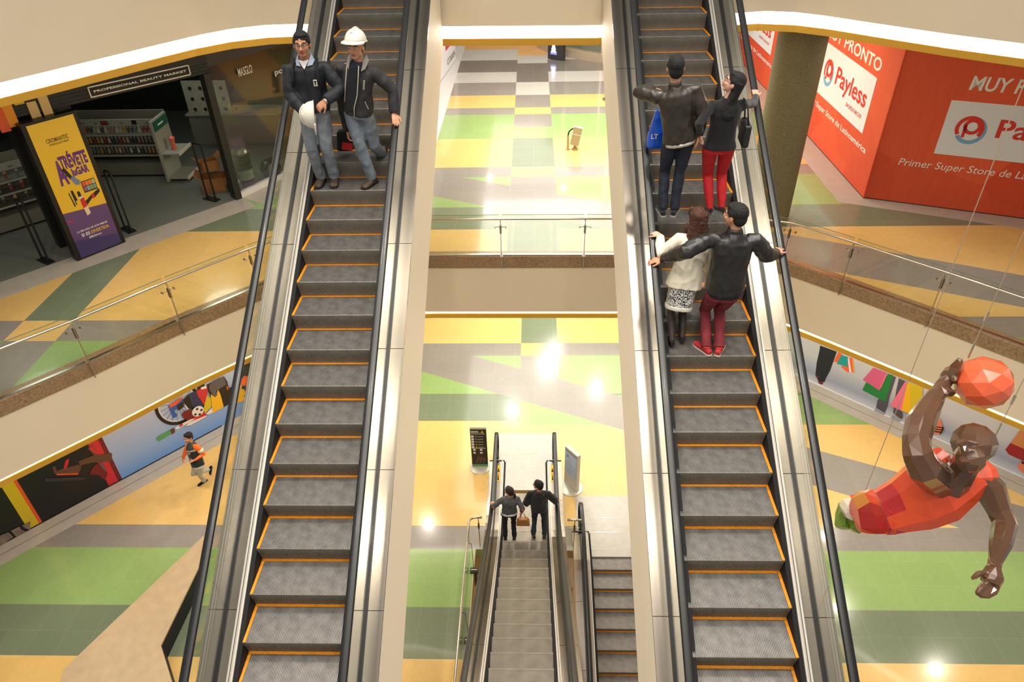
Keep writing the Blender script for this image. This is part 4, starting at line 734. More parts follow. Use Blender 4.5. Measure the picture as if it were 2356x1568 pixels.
# ---------------------------------------------------------------- raised stone block
BZ = .45; pts = [atZ(*p, BZ) for p in ((470, 1230), (146, 1539), (120, 1640), (430, 1680), (370, 1483), (456, 1306))]
M_BEIG = col('beige_stone', 182, 158, 124, .45, var=.07, scale=5); m = MB(); m.prism([(p.x, p.y) for p in pts], BZ-.04, BZ, M_BEIG)
m2 = MB(); cen = sum(pts, Vector())/len(pts); m2.prism([(cen.x+(p.x-cen.x)*.985, cen.y+(p.y-cen.y)*.985) for p in pts], 0, BZ-.04, M_BLK)
bl = thing('stone_bench', 'angular beige stone bench with black sides at the lower left', 'bench', (cen.x, cen.y, 0)); obj('stone_top', m, bl); obj('plinth', m2, bl)
m = MB()
for a, b in (((378, 1328), (430, 1354)), ((270, 1420), (371, 1482))):
    A_ = atZ(*a, BZ); B_ = atZ(*b, BZ); d_ = (B_-A_).normalized(); m.obox((A_+B_)/2+Vector((0, 0, .001)), d_*(B_-A_).length/2, Vector((-d_.y, d_.x, 0))*.004, Vector((0, 0, .001)), M_BORD)
obj('joint', m, bl)
# ---------------------------------------------------------------- signs by the short escalators
def disc_base(c, r, parent): m = MB(); m.lathe((c.x, c.y, .0), [(r, 0), (r, .015), (r*.96, .02)], col('pale_disc', 200, 196, 184, .35, metal=.3), 36); return obj('round_base', m, parent, smooth=True)
sc_ = atZ(1105, 1073, 0); s1 = thing('directory_sign', 'black standing rules sign on a round base left of the short escalator', 'sign', sc_); disc_base(sc_, .27, s1)
SP = Pl((sc_.x-.2, sc_.y), (sc_.x+.2, sc_.y-.0)); m = MB(); SP.slab(m, 0, .02, .4, 1.3, -.05, 0, M_DK2); obj('panel', m, s1); m = MB(); SP.slab(m, .0, .02, .4, .09, 0, .01, col('sign_green', 110, 160, 90)); SP.slab(m, 0, 1.285, .4, 1.3, -.05, .01, M_SH)
for i in range(5): SP.slab(m, .02, 1.02-i*.09, .085, 1.08-i*.09, 0, .008, M_WT); SP.disc(m, (.14, 1.05-i*.09), .02, .008, col('dot_%d' % i, *((150, 160, 180), (150, 160, 180), (190, 130, 120), (210, 160, 60), (210, 200, 40))[i]), 10); SP.slab(m, .18, 1.045-i*.09, .33, 1.052-i*.09, 0, .006, M_SHL); SP.slab(m, .18, 1.03-i*.09, .30, 1.037-i*.09, 0, .006, M_SHL)
for i in range(4): SP.slab(m, .05+.17*(i % 2), .57-.1*(i//2), .11+.17*(i % 2), .62-.1*(i//2), 0, .008, M_WT)
SP.poly(m, [(.26, 1.17), (.34, 1.17), (.30, 1.25)], .008, M_PYE, False); SP.slab(m, .02, 1.21, .2, 1.225, 0, .006, M_WT); SP.slab(m, .02, 1.175, .22, 1.187, 0, .006, M_WT); SP.slab(m, .02, 1.13, .36, 1.137, 0, .006, M_WT); SP.slab(m, .02, .645, .36, .652, 0, .006, M_WT)
for i in range(3): SP.poly(m, [(.08+.09*i, .12), (.13+.09*i, .12), (.22+.07*i, .36-.03*i), (.16+.07*i, .38-.03*i)], .004, M_PBR, False)
obj('printed_face', m, s1)
sc_ = atZ(1314, 1121, 0); s2 = thing('map_board', 'pale standing map board on a round base right of the short escalator', 'sign', sc_); disc_base(sc_, .29, s2)
SQ = Pl((sc_.x-.17, sc_.y+.19), (sc_.x+.11, sc_.y-.17)); m = MB(); SQ.slab(m, 0, .02, SQ.L, 1.22, -.1, 0, col('board_white', 214, 206, 196, .4)); obj('panel', m, s2, bevel=.01); m = MB(); SQ.slab(m, .03, .4, SQ.L-.03, 1.1, 0, .008, col('map_blue', 190, 205, 232, .4)); SQ.slab(m, .03, 1.12, SQ.L-.03, 1.19, 0, .008, M_SHL)
for i in range(6): SQ.slab(m, .07+.05*(i % 3), .5+.09*i, .25+.03*(i % 2), .505+.09*i, .008, .01, M_PGY)
SQ.slab(m, .08, .95, .16, 1.04, .008, .012, M_BP); obj('printed_face', m, s2)
# railings of the escalator well
E1 = [(-1.4, 2.8), (-1.4, 10.42), (-1.1, 10.42)]
def well_rail(label, pts, posts_):
    r = thing('well_railing', label, 'railing', pts[0]); h = MB(); P_ = [Vector(p) for p in pts]; h.tube([p+Vector((0, 0, .93)) for p in P_], .024, M_STEEL2, 10); obj('handrail', h, r, smooth='all')
    for a, b in zip(P_[:-1], P_[1:]):
        if (b-a).length < .2: continue
        g_ = MB(); d_ = (b-a).normalized(); n = Vector((-d_.y, d_.x, 0)); g_.obox((a+b)/2+Vector((0, 0, .46)), d_*((b-a).length/2-.02), n*.005, Vector((0, 0, .42)), M_GLASS); obj('glass_panel', g_, r)
    for p in posts_:
        p = Vector(p); m = MB(); m.box((p.x-.01, p.y-.02, -.3), (p.x+.01, p.y+.02, .93), M_STEEL2); m.box((p.x-.02, p.y-.035, .62), (p.x+.02, p.y-.0, .78), M_BRON); m.tube([(p.x-.11, p.y-.02, .7), (p.x+.11, p.y-.02, .7)], .008, M_STEEL2, 6); obj('post', m, r)
well_rail('steel and glass railing left of the short escalator around the floor opening', [(-1.4, 3.0, 0), (-1.4, 10.3, 0), (-1.37, 10.38, 0), (-1.28, 10.42, 0), (-1.12, 10.42, 0)], [(-1.2, 10.4, 0)])
well_rail('short steel and glass railing between the two short escalators', [(.74, 10.36, 0), (1.06, 10.36, 0)], [(.9, 10.35, 0)])
for y, s_ in ((9.75, 'far'), (8.1, 'middle'), (6.0, 'near')):
    m = MB(); b_ = thing('steel_bracket', s_+' dark steel bracket holding the left glass of the floor opening', 'bracket', (-1.33, y, -.05), 'dark brackets along the opening'); 
    m.box((-1.36, y-.02, -.55), (-1.24, y+.02, .06), M_DK2); m.box((-1.38, y-.1, -.02), (-1.2, y+.02, .05), M_DK2); obj('plate', m, b_); m = MB(); m.tube([(-1.4, y, .93), (-1.31, y, .88), (-1.3, y, .0)], .006, M_DK2, 6); m.tube([(-1.36, y-.04, .06), (-1.22, y-.04, .06)], .012, M_LET, 8); obj('rod', m, b_)
# floor stickers by the escalator deck
for x, lab in ((-.66, 'left'), (.29, 'right')):
    st = MB(); sx = -.865 if x < 0 else .485
    st.box((sx-.045, 12.3, .0), (sx+.045, 12.85, .003), M_PGO)
    st.poly = None
    st.box((sx-.03, 12.57, .003), (sx+.03, 12.58, .004), M_BLK); st.add([(sx-.03, 12.62, .004), (sx+.03, 12.62, .004), (sx, 12.78, .004)], [(0, 1, 2)], M_BLK); st.add([(sx-.02, 12.34, .004), (sx+.02, 12.34, .004), (sx+.005, 12.54, .004), (sx-.01, 12.54, .004)], [(0, 1, 2, 3)], M_BLK)
    st.v = [v+Vector((0, 0, .05)) for v in st.v]
    tag(obj('warning_sticker', st), 'orange warning sticker on the '+lab+' deck of the short escalator', 'sticker', 'orange warning stickers')
# ---------------------------------------------------------------- figures
def sweepmesh(mb, voxel, smooth=2, decim=None, keep=None):
    me = mb.mesh('tmp'); o = bpy.data.objects.new('tmp', me); COL.objects.link(o)
    r = o.modifiers.new('r', 'REMESH'); r.mode = 'VOXEL'; r.voxel_size = voxel
    if smooth: s_ = o.modifiers.new('s', 'SMOOTH'); s_.factor = .5; s_.iterations = smooth
    if decim: d = o.modifiers.new('d', 'DECIMATE'); d.ratio = decim
    dg = bpy.context.evaluated_depsgraph_get(); out = bpy.data.meshes.new_from_object(o.evaluated_get(dg))
    bpy.data.objects.remove(o); bpy.data.meshes.remove(me); out.materials.clear(); return out
def folds(me, amp, f, seed, stretch=(1, 1, 1)):
    if not amp: return
    ns = [v.normal.copy() for v in me.vertices]
    for v, n in zip(me.vertices, ns):
        p = Vector((v.co.x*f*stretch[0]+seed, v.co.y*f*stretch[1], v.co.z*f*stretch[2])); k = noise.noise(p); k2 = noise.noise(p*2.3+Vector((9, 3, seed)))
        v.co += n*amp*((1-abs(k)*2.2)*.7+k2*.5-.3)
def part(name, mb, mt, parent, voxel=.012, smooth=3, amp=0., f=7., seed=0., decim=None, flat=False, stretch=(1, 1, .6), colour=None):
    me = sweepmesh(mb, voxel, smooth, decim); me.name = name; folds(me, amp, f, seed, stretch)
    off = WL[parent]
    for v in me.vertices: v.co -= off
    mts = mt if isinstance(mt, list) else [mt]
    for m_ in mts: me.materials.append(m_)
    if colour:
        for p in me.polygons: p.material_index = colour(p.center+off, p.normal)
    me.polygons.foreach_set('use_smooth', [not flat]*len(me.polygons)); me.update()
    o = bpy.data.objects.new(name, me); COL.objects.link(o); o.parent = parent; WL[o] = off; return o
def ell_ring(c, a, b, ax, by, n=16, p=.85):
    R = []
    for k in range(n):
        t = 2*math.pi*k/n; ca, sa = math.cos(t), math.sin(t); R.append(c+a*ax*math.copysign(abs(ca)**p, ca)+b*by*math.copysign(abs(sa)**p, sa))
    return R
def ball(mb, c, rx, ry, rz, X=Vector((1, 0, 0)), Y=Vector((0, 1, 0)), Z=Vector((0, 0, 1)), m=None, n=14, k=9):
    R = []
    for i in range(k+1):
        t = -math.pi/2+math.pi*i/k; r = max(math.cos(t), .02); R.append([c+X*rx*r*math.cos(2*math.pi*j/n)+Y*ry*r*math.sin(2*math.pi*j/n)+Z*rz*math.sin(t) for j in range(n)])
    mb.loft(R, m)
def ik2(a, c, l1, l2, pole):
    d = c-a; L = d.length; 
    if L > (l1+l2)*.995: k = L/(l1+l2)*1.006; l1 *= k; l2 *= k
    x = (l1*l1-l2*l2+L*L)/(2*L); h = math.sqrt(max(l1*l1-x*x, 0)); u = d/L; p = pole-u*pole.dot(u)
    return a+u*x+(p.normalized()*h if p.length > 1e-6 else Vector())
def hand(mb, w, d, pn, s, curl=.5, spread=.25, side=1):
    """wrist, pointing direction, palm normal"""
    d = d.normalized(); pn = (pn-d*pn.dot(d)).normalized(); sd = d.cross(pn)*side
    mb.loft([ell_ring(w-d*.03*s, sd, pn, .026*s, .02*s), ell_ring(w+d*.01*s, sd, pn, .03*s, .019*s), ell_ring(w+d*.05*s, sd, pn, .042*s, .017*s), ell_ring(w+d*.088*s, sd, pn, .043*s, .014*s), ell_ring(w+d*.098*s, sd, pn, .036*s, .009*s)])
    for i, (o, L) in enumerate(((-.033, .068), (-.011, .078), (.011, .074), (.032, .058))):
        p = w+d*.086*s+sd*o*s; v = (d+sd*o*spread*9).normalized(); pts = [p-v*.02*s]; 
        for j, q in enumerate((.42, .32, .26)):
            a = curl*(.5+.55*j); dd = (v*math.cos(a)+pn*math.sin(a)).normalized(); pts.append(pts[-1]+dd*L*q*s+(v*.02*s if j == 0 else Vector()))
        mb.tube(pts, [.0098*s, .0095*s, .0088*s, .0075*s], None, 8)
    p = w+d*.02*s-sd*.028*s; t1 = (d*.65-sd*.7+pn*.25*curl).normalized(); t2 = (d*.9-sd*.25+pn*.5*curl).normalized(); mb.tube([p, p+t1*.042*s, p+t1*.042*s+t2*.034*s, p+t1*.042*s+t2*.058*s], [.015*s, .012*s, .0105*s, .008*s], None, 8)
M_SKA = col('skin_light_brown', 196, 140, 108, .5); M_SKB = col('skin_tan', 205, 148, 116, .5); M_SKC = col('skin_pale', 222, 170, 142, .5)
M_LIP = col('lips', 160, 84, 74, .4); M_EYW = col('eye_white', 216, 208, 200, .3); M_EYD = col('eye_dark', 30, 22, 18, .2)
M_HRB = col('black_hair', 18, 15, 14, .75, var=.5, scale=60, bump=.8, bscale=90); M_HRN = col('dark_brown_hair', 38, 24, 18, .7, var=.5, scale=60, bump=.8, bscale=90); M_HRC = col('curly_brown_hair', 70, 36, 22, .75, var=.6, scale=50, bump=.8, bscale=80)
def person(label, P_, N_, H, face, bodyfwd, arms, legs, skin, hair, top, pants, shoes, group=None, skirt=None, head_tilt=None, hairstyle='short', pelw=1., shw=.2, bulk=1., bare=None, sole=None, collar=None, headk=1.1, top_len=.06, sleeve=(.062, .05, .043), legk=1., amp=.008, seed=1., lookup=None):
    s = H/1.75; up = (N_-P_).normalized(); F = (bodyfwd-up*bodyfwd.dot(up)).normalized(); S = F.cross(up).normalized()   # S = right-hand side of the figure
    feet_z = min(l['a'].z for l in legs)
    root = thing('person', label, 'person', Vector((P_.x, P_.y, feet_z-.08*s)), group)
    N2 = N_+up*.048*s; hz = (Vector((0, 0, 1))*.75+up*.25).normalized() if lookup is None else lookup.normalized()
    Ff = (face-hz*face.dot(hz)).normalized(); hs = Ff.cross(hz).normalized(); k = s*headk; HC = N2+hz*.124*k+Ff*.022*k
    b = MB()
    # head: skull, jaw, nose, brows, cheeks, ears, neck
    ball(b, HC+hz*.03*k-Ff*.008*k, .074*k, .094*k, .088*k, hs, Ff, hz); ball(b, HC-hz*.028*k+Ff*.022*k, .063*k, .066*k, .072*k, hs, Ff, hz)
    ball(b, HC-hz*.08*k+Ff*.05*k, .038*k, .03*k, .022*k, hs, Ff, hz)
    b.loft([ell_ring(HC+hz*.016*k+Ff*.084*k, hs, Ff, .008*k, .008*k, 8), ell_ring(HC-hz*.01*k+Ff*.098*k, hs, Ff, .011*k, .013*k, 8), ell_ring(HC-hz*.03*k+Ff*.1*k, hs, Ff, .017*k, .016*k, 8), ell_ring(HC-hz*.04*k+Ff*.085*k, hs, Ff, .013*k, .01*k, 8)])
    b.tube([HC+hs*.045*k+hz*.026*k+Ff*.07*k, HC+hz*.022*k+Ff*.086*k, HC-hs*.045*k+hz*.026*k+Ff*.07*k], .011*k, None, 8)
    for q in (-1, 1): ball(b, HC+hs*.076*k*q-hz*.008*k-Ff*.004*k, .009*k, .019*k, .031*k, hs, Ff, hz); ball(b, HC+hs*.035*k*q-hz*.022*k+Ff*.062*k, .022*k, .02*k, .02*k, hs, Ff, hz)
    b.tube([N_-up*.08*s, N_+up*.02*s, HC-hz*.05*k-Ff*.02*k], [.07*s, .056*s, .054*s], None, 12)
    # trunk
    P2 = P_; tr = lambda t: P2+(N_-P2)*t
    b.loft([ell_ring(tr(-.1), S, F, .12*s*pelw, .09*s), ell_ring(tr(.15), S, F, .13*s*pelw, .09*s), ell_ring(tr(.45), S, F, .115*s, .08*s), ell_ring(tr(.78), S, F, .14*s, .085*s), ell_ring(tr(.93), S, F, .12*s, .07*s), ell_ring(tr(1.02), S, F, .05*s, .05*s)])
    sh = {q: N_-up*.055*s+S*q*shw*s*.92 for q in (-1, 1)}; J = {}
    for q, A in arms.items():
        w_ = A['w']; e = A['e'] if 'e' in A else ik2(sh[q], w_, .29*s, .255*s, A['pole']); J[q] = (e, w_)
        b.tube([sh[q]-S*q*.05*s, sh[q], e, w_], [.045*s, .045*s, .037*s, .026*s], None, 10)
        d = A.get('d', w_-e); hand(b, w_, d, A.get('pn', Vector((0, 0, -1))), s*1.04, A.get('curl', .6), A.get('spread', .25), q*A.get('flip', 1))
    K = {}; hips = {-1: P_-S*.092*s*pelw-up*.03*s, 1: P_+S*.092*s*pelw-up*.03*s}
    for L in legs:
        q = L['side']; h = hips[q]; kn = ik2(h, L['a'], .43*s, .42*s, L.get('pole', F)); K[q] = (h, kn, L['a']); cf = (.052*s if bare else .045*s)
        mid = kn+(L['a']-kn)*.35-L['toe'].normalized()*.012*s*(1 if bare else 0)
        b.tube([h, h+(kn-h)*.5, kn, mid, L['a'], L['a']-Vector((0, 0, .03*s))], [v_*(1 if bare else .62) for v_ in (.078*s*pelw, .068*s, .048*s, cf, .034*s, .034*s)], None, 12)
    mats = [skin]
    cf_ = None
    if bare:
        mats = [skin, bare]; zl = P_.z-.3*s; cf_ = lambda c, n: 1 if c.z < zl else 0
    bo = part('body', b, mats, root, .0075, 1, colour=cf_); 
    # eyes, brows, mouth
    for q in (-1, 1):
        e = MB(); ball(e, HC+hs*.031*k*q+hz*.008*k+Ff*.073*k, .0125*k, .011*k, .0075*k, hs, Ff, hz, M_EYW, 10, 6); ball(e, HC+hs*.031*k*q+hz*.008*k+Ff*.0795*k, .0055*k, .006*k, .0062*k, hs, Ff, hz, M_EYD, 8, 5); obj('eye', e, bo, smooth='all')
        e = MB(); e.tube([HC+hs*.014*k*q+hz*.03*k+Ff*.0935*k, HC+hs*.032*k*q+hz*.036*k+Ff*.086*k, HC+hs*.053*k*q+hz*.029*k+Ff*.072*k], .0042*k, hair, 6); obj('eyebrow', e, bo, smooth='all')
    e = MB(); e.tube([HC+hs*.024*k-hz*.058*k+Ff*.078*k, HC-hz*.056*k+Ff*.0905*k, HC-hs*.024*k-hz*.058*k+Ff*.078*k], [.004*k, .0075*k, .004*k], M_LIP, 8); obj('lips', e, bo, smooth='all')
    # hair
    hm = MB(); base = HC+hz*.042*k-Ff*.018*k
    if hairstyle != 'none':
        ball(hm, base, .081*k, .1*k, .086*k, hs, Ff, hz); ball(hm, HC-hz*.01*k-Ff*.05*k, .07*k, .06*k, .075*k, hs, Ff, hz)
        ball(hm, HC+hz*.09*k+Ff*.03*k, .064*k, .046*k, .026*k, hs, Ff, hz)
        for q in (-1, 1): ball(hm, HC+hs*.068*k*q+hz*.03*k+Ff*.0*k, .016*k, .035*k, .035*k, hs, Ff, hz)
    if hairstyle == 'curly':
        rnd = random.Random(4)
        for i in range(70):
            a = rnd.uniform(-2.2, 2.2); z = rnd.uniform(-.42, .1); rr = .085*k+.03*min(1, max(0, (.08-z)*3))*k; c = HC+hz*z*k*.95+(-Ff*math.cos(a)+hs*math.sin(a))*rr*(.9 if z > -.1 else 1.0)-Ff*.015*k+up*0; ball(hm, c, rnd.uniform(.018, .034)*k, rnd.uniform(.018, .03)*k, rnd.uniform(.03, .06)*k, hs, Ff, hz, None, 8, 5)
        hm.loft([ell_ring(HC+hz*.03*k-Ff*.03*k, hs, Ff, .09*k, .08*k), ell_ring(HC-hz*.1*k-Ff*.06*k, hs, Ff, .105*k, .06*k), ell_ring(HC-hz*.25*k-Ff*.1*k, hs, Ff, .115*k, .05*k), ell_ring(HC-hz*.4*k-Ff*.1*k, hs, Ff, .07*k, .03*k)])
    if hairstyle == 'long':
        hm.loft([ell_ring(HC+hz*.04*k-Ff*.03*k, hs, Ff, .088*k, .085*k), ell_ring(HC-hz*.06*k-Ff*.06*k, hs, Ff, .08*k, .055*k), ell_ring(N_-up*.06*s-F*.085*s, S, F, .085*k, .03*k), ell_ring(N_-up*.15*s-F*.11*s, S, F, .075*k, .025*k), ell_ring(N_-up*.2*s-F*.115*s, S, F, .04*k, .015*k)])
    if hairstyle == 'ponytail':
        hm.tube([HC-Ff*.09*k+hz*.0*k, HC-Ff*.13*k-hz*.01*k, HC-Ff*.15*k-hz*.07*k, HC-Ff*.13*k-hz*.14*k], [.02*k, .036*k, .034*k, .012*k], None, 10); 
    if hairstyle == 'helmet': hm = MB(); hm.loft([ell_ring(HC+hz*.075*k-Ff*.02*k, hs, Ff, .08*k, .09*k), ell_ring(HC-hz*.0*k-Ff*.045*k, hs, Ff, .078*k, .065*k), ell_ring(HC-hz*.05*k-Ff*.05*k, hs, Ff, .062*k, .045*k)])
    part('hair', hm, hair, root, .009, 1, amp=.006 if hairstyle == 'curly' else .0025, f=45., seed=seed)
    # top garment
    t = MB(); B = bulk
    if top:
        hem = -top_len; fl = top[2] if len(top) > 2 else 1.
        t.loft([ell_ring(P_+up*hem*s, S, F, .168*s*B*fl*pelw, .128*s*B*fl), ell_ring(tr(.12), S, F, .166*s*B*max(1, fl*.96), .126*s*B), ell_ring(tr(.42), S, F, .158*s*B, .12*s*B), ell_ring(tr(.72), S, F, .178*s*B, .125*s*B), ell_ring(tr(.88), S, F, .175*s*B, .11*s*B), ell_ring(tr(.985), S, F, .085*s*B, .08*s*B), ell_ring(tr(1.05), S, F, .066*s, .066*s)])
        for q in (-1, 1):
            if q in J:
                e, w_ = J[q]; we = w_-(w_-e).normalized()*.012*s
                t.tube([sh[q]-S*q*.07*s-up*.02*s, sh[q]-up*.01*s, sh[q]+(e-sh[q])*.5, e, e+(we-e)*.5, we], [.066*s*B, .068*s*B, sleeve[0]*1.05*s*B, sleeve[0]*s*B, sleeve[1]*s*B, sleeve[2]*s*B], None, 14)
        part('jacket' if top[0] == 'jacket' else top[0], t, top[1], root, .011, 7, amp=amp*1.6, f=8., seed=seed, colour=top[3] if len(top) > 3 else None)
    # trousers or skirt
    if pants:
        t = MB(); t.loft([ell_ring(tr(.16), S, F, .142*s*pelw, .108*s), ell_ring(tr(.0), S, F, .158*s*pelw, .122*s), ell_ring(P_-up*.09*s, S, F, .155*s*pelw, .115*s)])
        for q, (h, kn, a) in K.items():
            aa = a-Vector((0, 0, .015*s)); t.tube([h, h+(kn-h)*.45, kn, kn+(aa-kn)*.5, aa], [.088*s*pelw, .08*s*legk, .063*s*legk, .058*s*legk, .055*s*legk*pants[1] if len(pants) > 1 else .055*s*legk], None, 14)
        part('trousers', t, pants[0], root, .011, 3, amp=amp*1.4, f=10., seed=seed+3)
    if skirt:
        t = MB(); t.loft([ell_ring(tr(.1), S, F, .14*s, .1*s), ell_ring(P_-up*.06*s, S, F, .165*s, .125*s), ell_ring(P_-up*.19*s, S, F, .165*s, .125*s), ell_ring(P_-up*.30*s, S, F, .158*s, .12*s)]); part('skirt', t, skirt[0], root, .011, 1); t = MB(); t.loft([ell_ring(P_-up*.275*s, S, F, .166*s, .127*s), ell_ring(P_-up*.33*s, S, F, .166*s, .127*s)]); part('skirt_hem', t, skirt[1], root, .011, 0)
    # shoes
    for L in legs:
        a = L['a']; T = L['toe'].normalized(); dn = L.get('dn', Vector((0, 0, -1))); dn = (dn-T*dn.dot(T)).normalized(); sd = T.cross(dn); g = .082*s; m_ = MB()
        if shoes[1] == 'heel':
            m_.loft([ell_ring(a-T*.045*s+dn*.02*s, sd, dn, .028*s, .03*s), ell_ring(a+T*.0*s+dn*.03*s, sd, dn, .033*s, .033*s), ell_ring(a+T*.07*s+dn*.055*s, sd, dn, .036*s, .022*s), ell_ring(a+T*.13*s+dn*.065*s, sd, dn, .036*s, .015*s), ell_ring(a+T*.175*s+dn*.068*s, sd, dn, .012*s, .01*s)]); m_.tube([a-T*.04*s+dn*.03*s, a-T*.045*s+dn*g], [.013*s, .006*s], None, 8); part('shoe', m_, shoes[0], root, .006, 1)
        else:
            w0 = 1.15 if shoes[1] == 'boot' else 1.
            m_.loft([ell_ring(a-T*.075*s+dn*.05*s, sd, dn, .024*s, .026*s), ell_ring(a-T*.055*s+dn*.045*s, sd, dn, .036*s*w0, .036*s), ell_ring(a+T*.02*s+dn*.04*s, sd, dn, .04*s*w0, .043*s), ell_ring(a+T*.09*s+dn*.052*s, sd, dn, .045*s*w0, .033*s), ell_ring(a+T*.15*s+dn*.06*s, sd, dn, .046*s*w0, .026*s*w0), ell_ring(a+T*.19*s+dn*.064*s, sd, dn, .03*s*w0, .018*s)])
            m_.tube([a+dn*.04*s, a-dn*(.06 if shoes[1] == 'boot' else .01)*s], [.045*s*w0, .046*s*w0], None, 12)
            so = part('shoe', m_, shoes[0], root, .007, 1)
            z_ = MB(); z_.loft([ell_ring(a-T*.082*s+dn*.083*s, T, sd, .008*s, .026*s)[:], ell_ring(a-T*.08*s+dn*.068*s, T, sd, .008*s, .026*s)]); z_ = MB(); ol = [(-.082, 0), (-.07, .032), (0, .036), (.09, .047), (.15, .048), (.19, .032), (.203, 0), (.19, -.032), (.15, -.048), (.09, -.047), (0, -.036), (-.07, -.032)]
            z_.loft([[a+T*x*s+sd*y*s*w0+dn*z*s for x, y in ol] for z in (.066, .084)]); z_.mats = []; z_.m = []; 
            for _ in z_.f: z_.m.append(0)
            z_.mats = [sole or M_BLK]; obj('sole', z_, so)
    return root, dict(HC=HC, hz=hz, Ff=Ff, hs=hs, k=k, s=s, up=up, S=S, F=F, N=N_, P=P_, J=J, sh=sh, K=K)
V = Vector
def rail_at(X, py, h=.84):
    lo, hi = 3., 13.
    for _ in range(40):
        mid = (lo+hi)/2
        if proj((X, mid, profA(mid)+h))[1] > py: lo = mid
        else: hi = mid
    return V((X, lo, profA(lo)+h))
def stand(foot_px, z, H, lean=(0, 0)):
    f = atZ(*foot_px, z); s = H/1.75; return f, V((f.x+lean[0]*.5, f.y+lean[1]*.5, z+.93*s)), V((f.x+lean[0], f.y+lean[1], z+1.44*s)), s
def ank(px, z, s): p = atZ(px[0], px[1], z+.085*s); return V((p.x, p.y, z+.085*s))
M_JN1 = col('light_blue_jeans', 122, 128, 136, .8, var=.25, scale=5); M_JN2 = col('grey_blue_jeans', 114, 122, 132, .8, var=.25, scale=5); M_JN3 = col('dark_blue_jeans', 30, 36, 50, .8, var=.3, scale=5); M_JN4 = col('dark_slate_jeans', 44, 52, 66, .8, var=.2, scale=5)
M_NVJ = col('navy_black_jacket', 24, 26, 34, .7); M_GRJ = col('charcoal_jacket', 46, 44, 46, .75); M_LEJ = col('brown_leather', 52, 45, 38, .38, var=.15, scale=8, coat=.1); M_LEB = col('black_leather', 34, 32, 32, .4, var=.15, scale=8, coat=.08); M_BKS = col('black_knit', 16, 15, 17, .9, sheen=.2)
M_BRB = col('brown_boots', 66, 50, 38, .6, var=.3, scale=15); M_REDP = col('red_trousers', 190, 26, 34, .75); M_MARP = col('maroon_trousers', 122, 36, 44, .8, var=.08, scale=6); M_IVJ = col('ivory_jacket', 226, 216, 194, .75); M_HELM = col('white_helmet', 232, 226, 212, .25, coat=.4)
# --- the two men riding down on the left escalator
zA = ZC-6.6703+.2309*12
f, P_, N_, s = stand((755, 420), zA, 1.93, (0, -.03))
wr_ = atY(698, 258, f.y-.27); wl_ = atY(748, 233, f.y-.30)
rA, iA = person('man in dark zip jacket and jeans on left escalator, holding a white helmet', P_, N_, 1.93, V((.12, -1, -.25)), V((.05, -1, 0)),
    {1: dict(w=wr_, pole=V((-1, .5, -.3)), d=V((.55, -.25, -.8)), pn=V((.6, .4, .1)), curl=.7), -1: dict(w=wl_, pole=V((1, .5, -.3)), d=V((-.75, -.2, -.6)), pn=V((-.2, .5, -.7)), curl=.9)},
    [dict(side=1, a=ank((739, 405), zA, s), toe=V((-.1, -1, 0)), pole=V((0, -1, 0))), dict(side=-1, a=ank((769, 404), zA, s), toe=V((.12, -1, 0)), pole=V((0, -1, 0)))],
    M_SKA, M_HRB, ('jacket', M_NVJ), (M_JN1,), (M_BRB, 'boot'), headk=1.14, shw=.225, bulk=1.1, legk=1.15, sleeve=(.075, .066, .052), top_len=.02, seed=1.)
def collar_of(root, I, m, w=.05, open_=.035, name='shirt_collar'):
    c = MB(); N, S, F, U, s = I['N'], I['S'], I['F'], I['up'], I['s']
    for q in (-1, 1):
        a = N+S*q*.066*s+F*.03*s+U*.065*s; c.add([N+S*q*.075*s-F*.01*s+U*.085*s, N+S*q*.055*s+F*.085*s+U*.03*s, N+S*q*open_*s+F*.115*s-U*.015*s, N+S*q*.09*s+F*.085*s-U*.012*s, N+S*q*.105*s+F*.0*s+U*.02*s], [(0, 1, 2, 3, 4)], m)
    c.tube([N+S*.07*s-F*.01*s+U*.07*s, N-F*.075*s+U*.085*s, N-S*.07*s-F*.01*s+U*.07*s], .018*s, m, 8); return obj(name, c, root, fix=False)
def vneck(root, I, m, drop=.13, w=.06, name='undershirt'):
    c = MB(); N, S, F, U, s = I['N'], I['S'], I['F'], I['up'], I['s']; c.add([N+S*w*s+F*.075*s+U*.045*s, N+F*.09*s+U*.035*s, N-S*w*s+F*.075*s+U*.045*s, N+F*.125*s-U*drop*s], [(0, 1, 3), (1, 2, 3)], m)
    me = c; return obj(name, c, root, fix=False)
collar_of(rA, iA, col('pale_blue_shirt', 166, 176, 196, .7)); vneck(rA, iA, col('white_tee', 214, 208, 206, .8), .05)
c = MB(); N, S, F, U, s = iA['N'], iA['S'], iA['F'], iA['up'], iA['s']
def chest(I, sx, down, out=.0): return I['N']+I['S']*sx*I['s']-I['up']*down*I['s']+I['F']*(.135+out)*I['s']
def decal(root, I, sx, down, w, h, m, name, out=.012):
    c = MB(); p = chest(I, sx, down, out); c.obox(p, I['S']*w*I['s'], (I['F']+I['S']*sx*1.2).normalized()*.006, I['up']*h*I['s'], m); return obj(name, c, root)
decal(rA, iA, -.1, .19, .021, .034, M_LET, 'chest_badge', .006); b_ = decal(rA, iA, -.1, .19, .006, .02, M_NVJ, 'badge_letter', .0125); b_2 = decal(rA, iA, -.1, .172, .014, .005, M_NVJ, 'badge_letter', .0125)
c = MB(); c.tube([chest(iA, 0, .03+.07*i, -.002+.004*i) for i in range(7)], .0035, M_BLK, 6); obj('zip', c, rA)
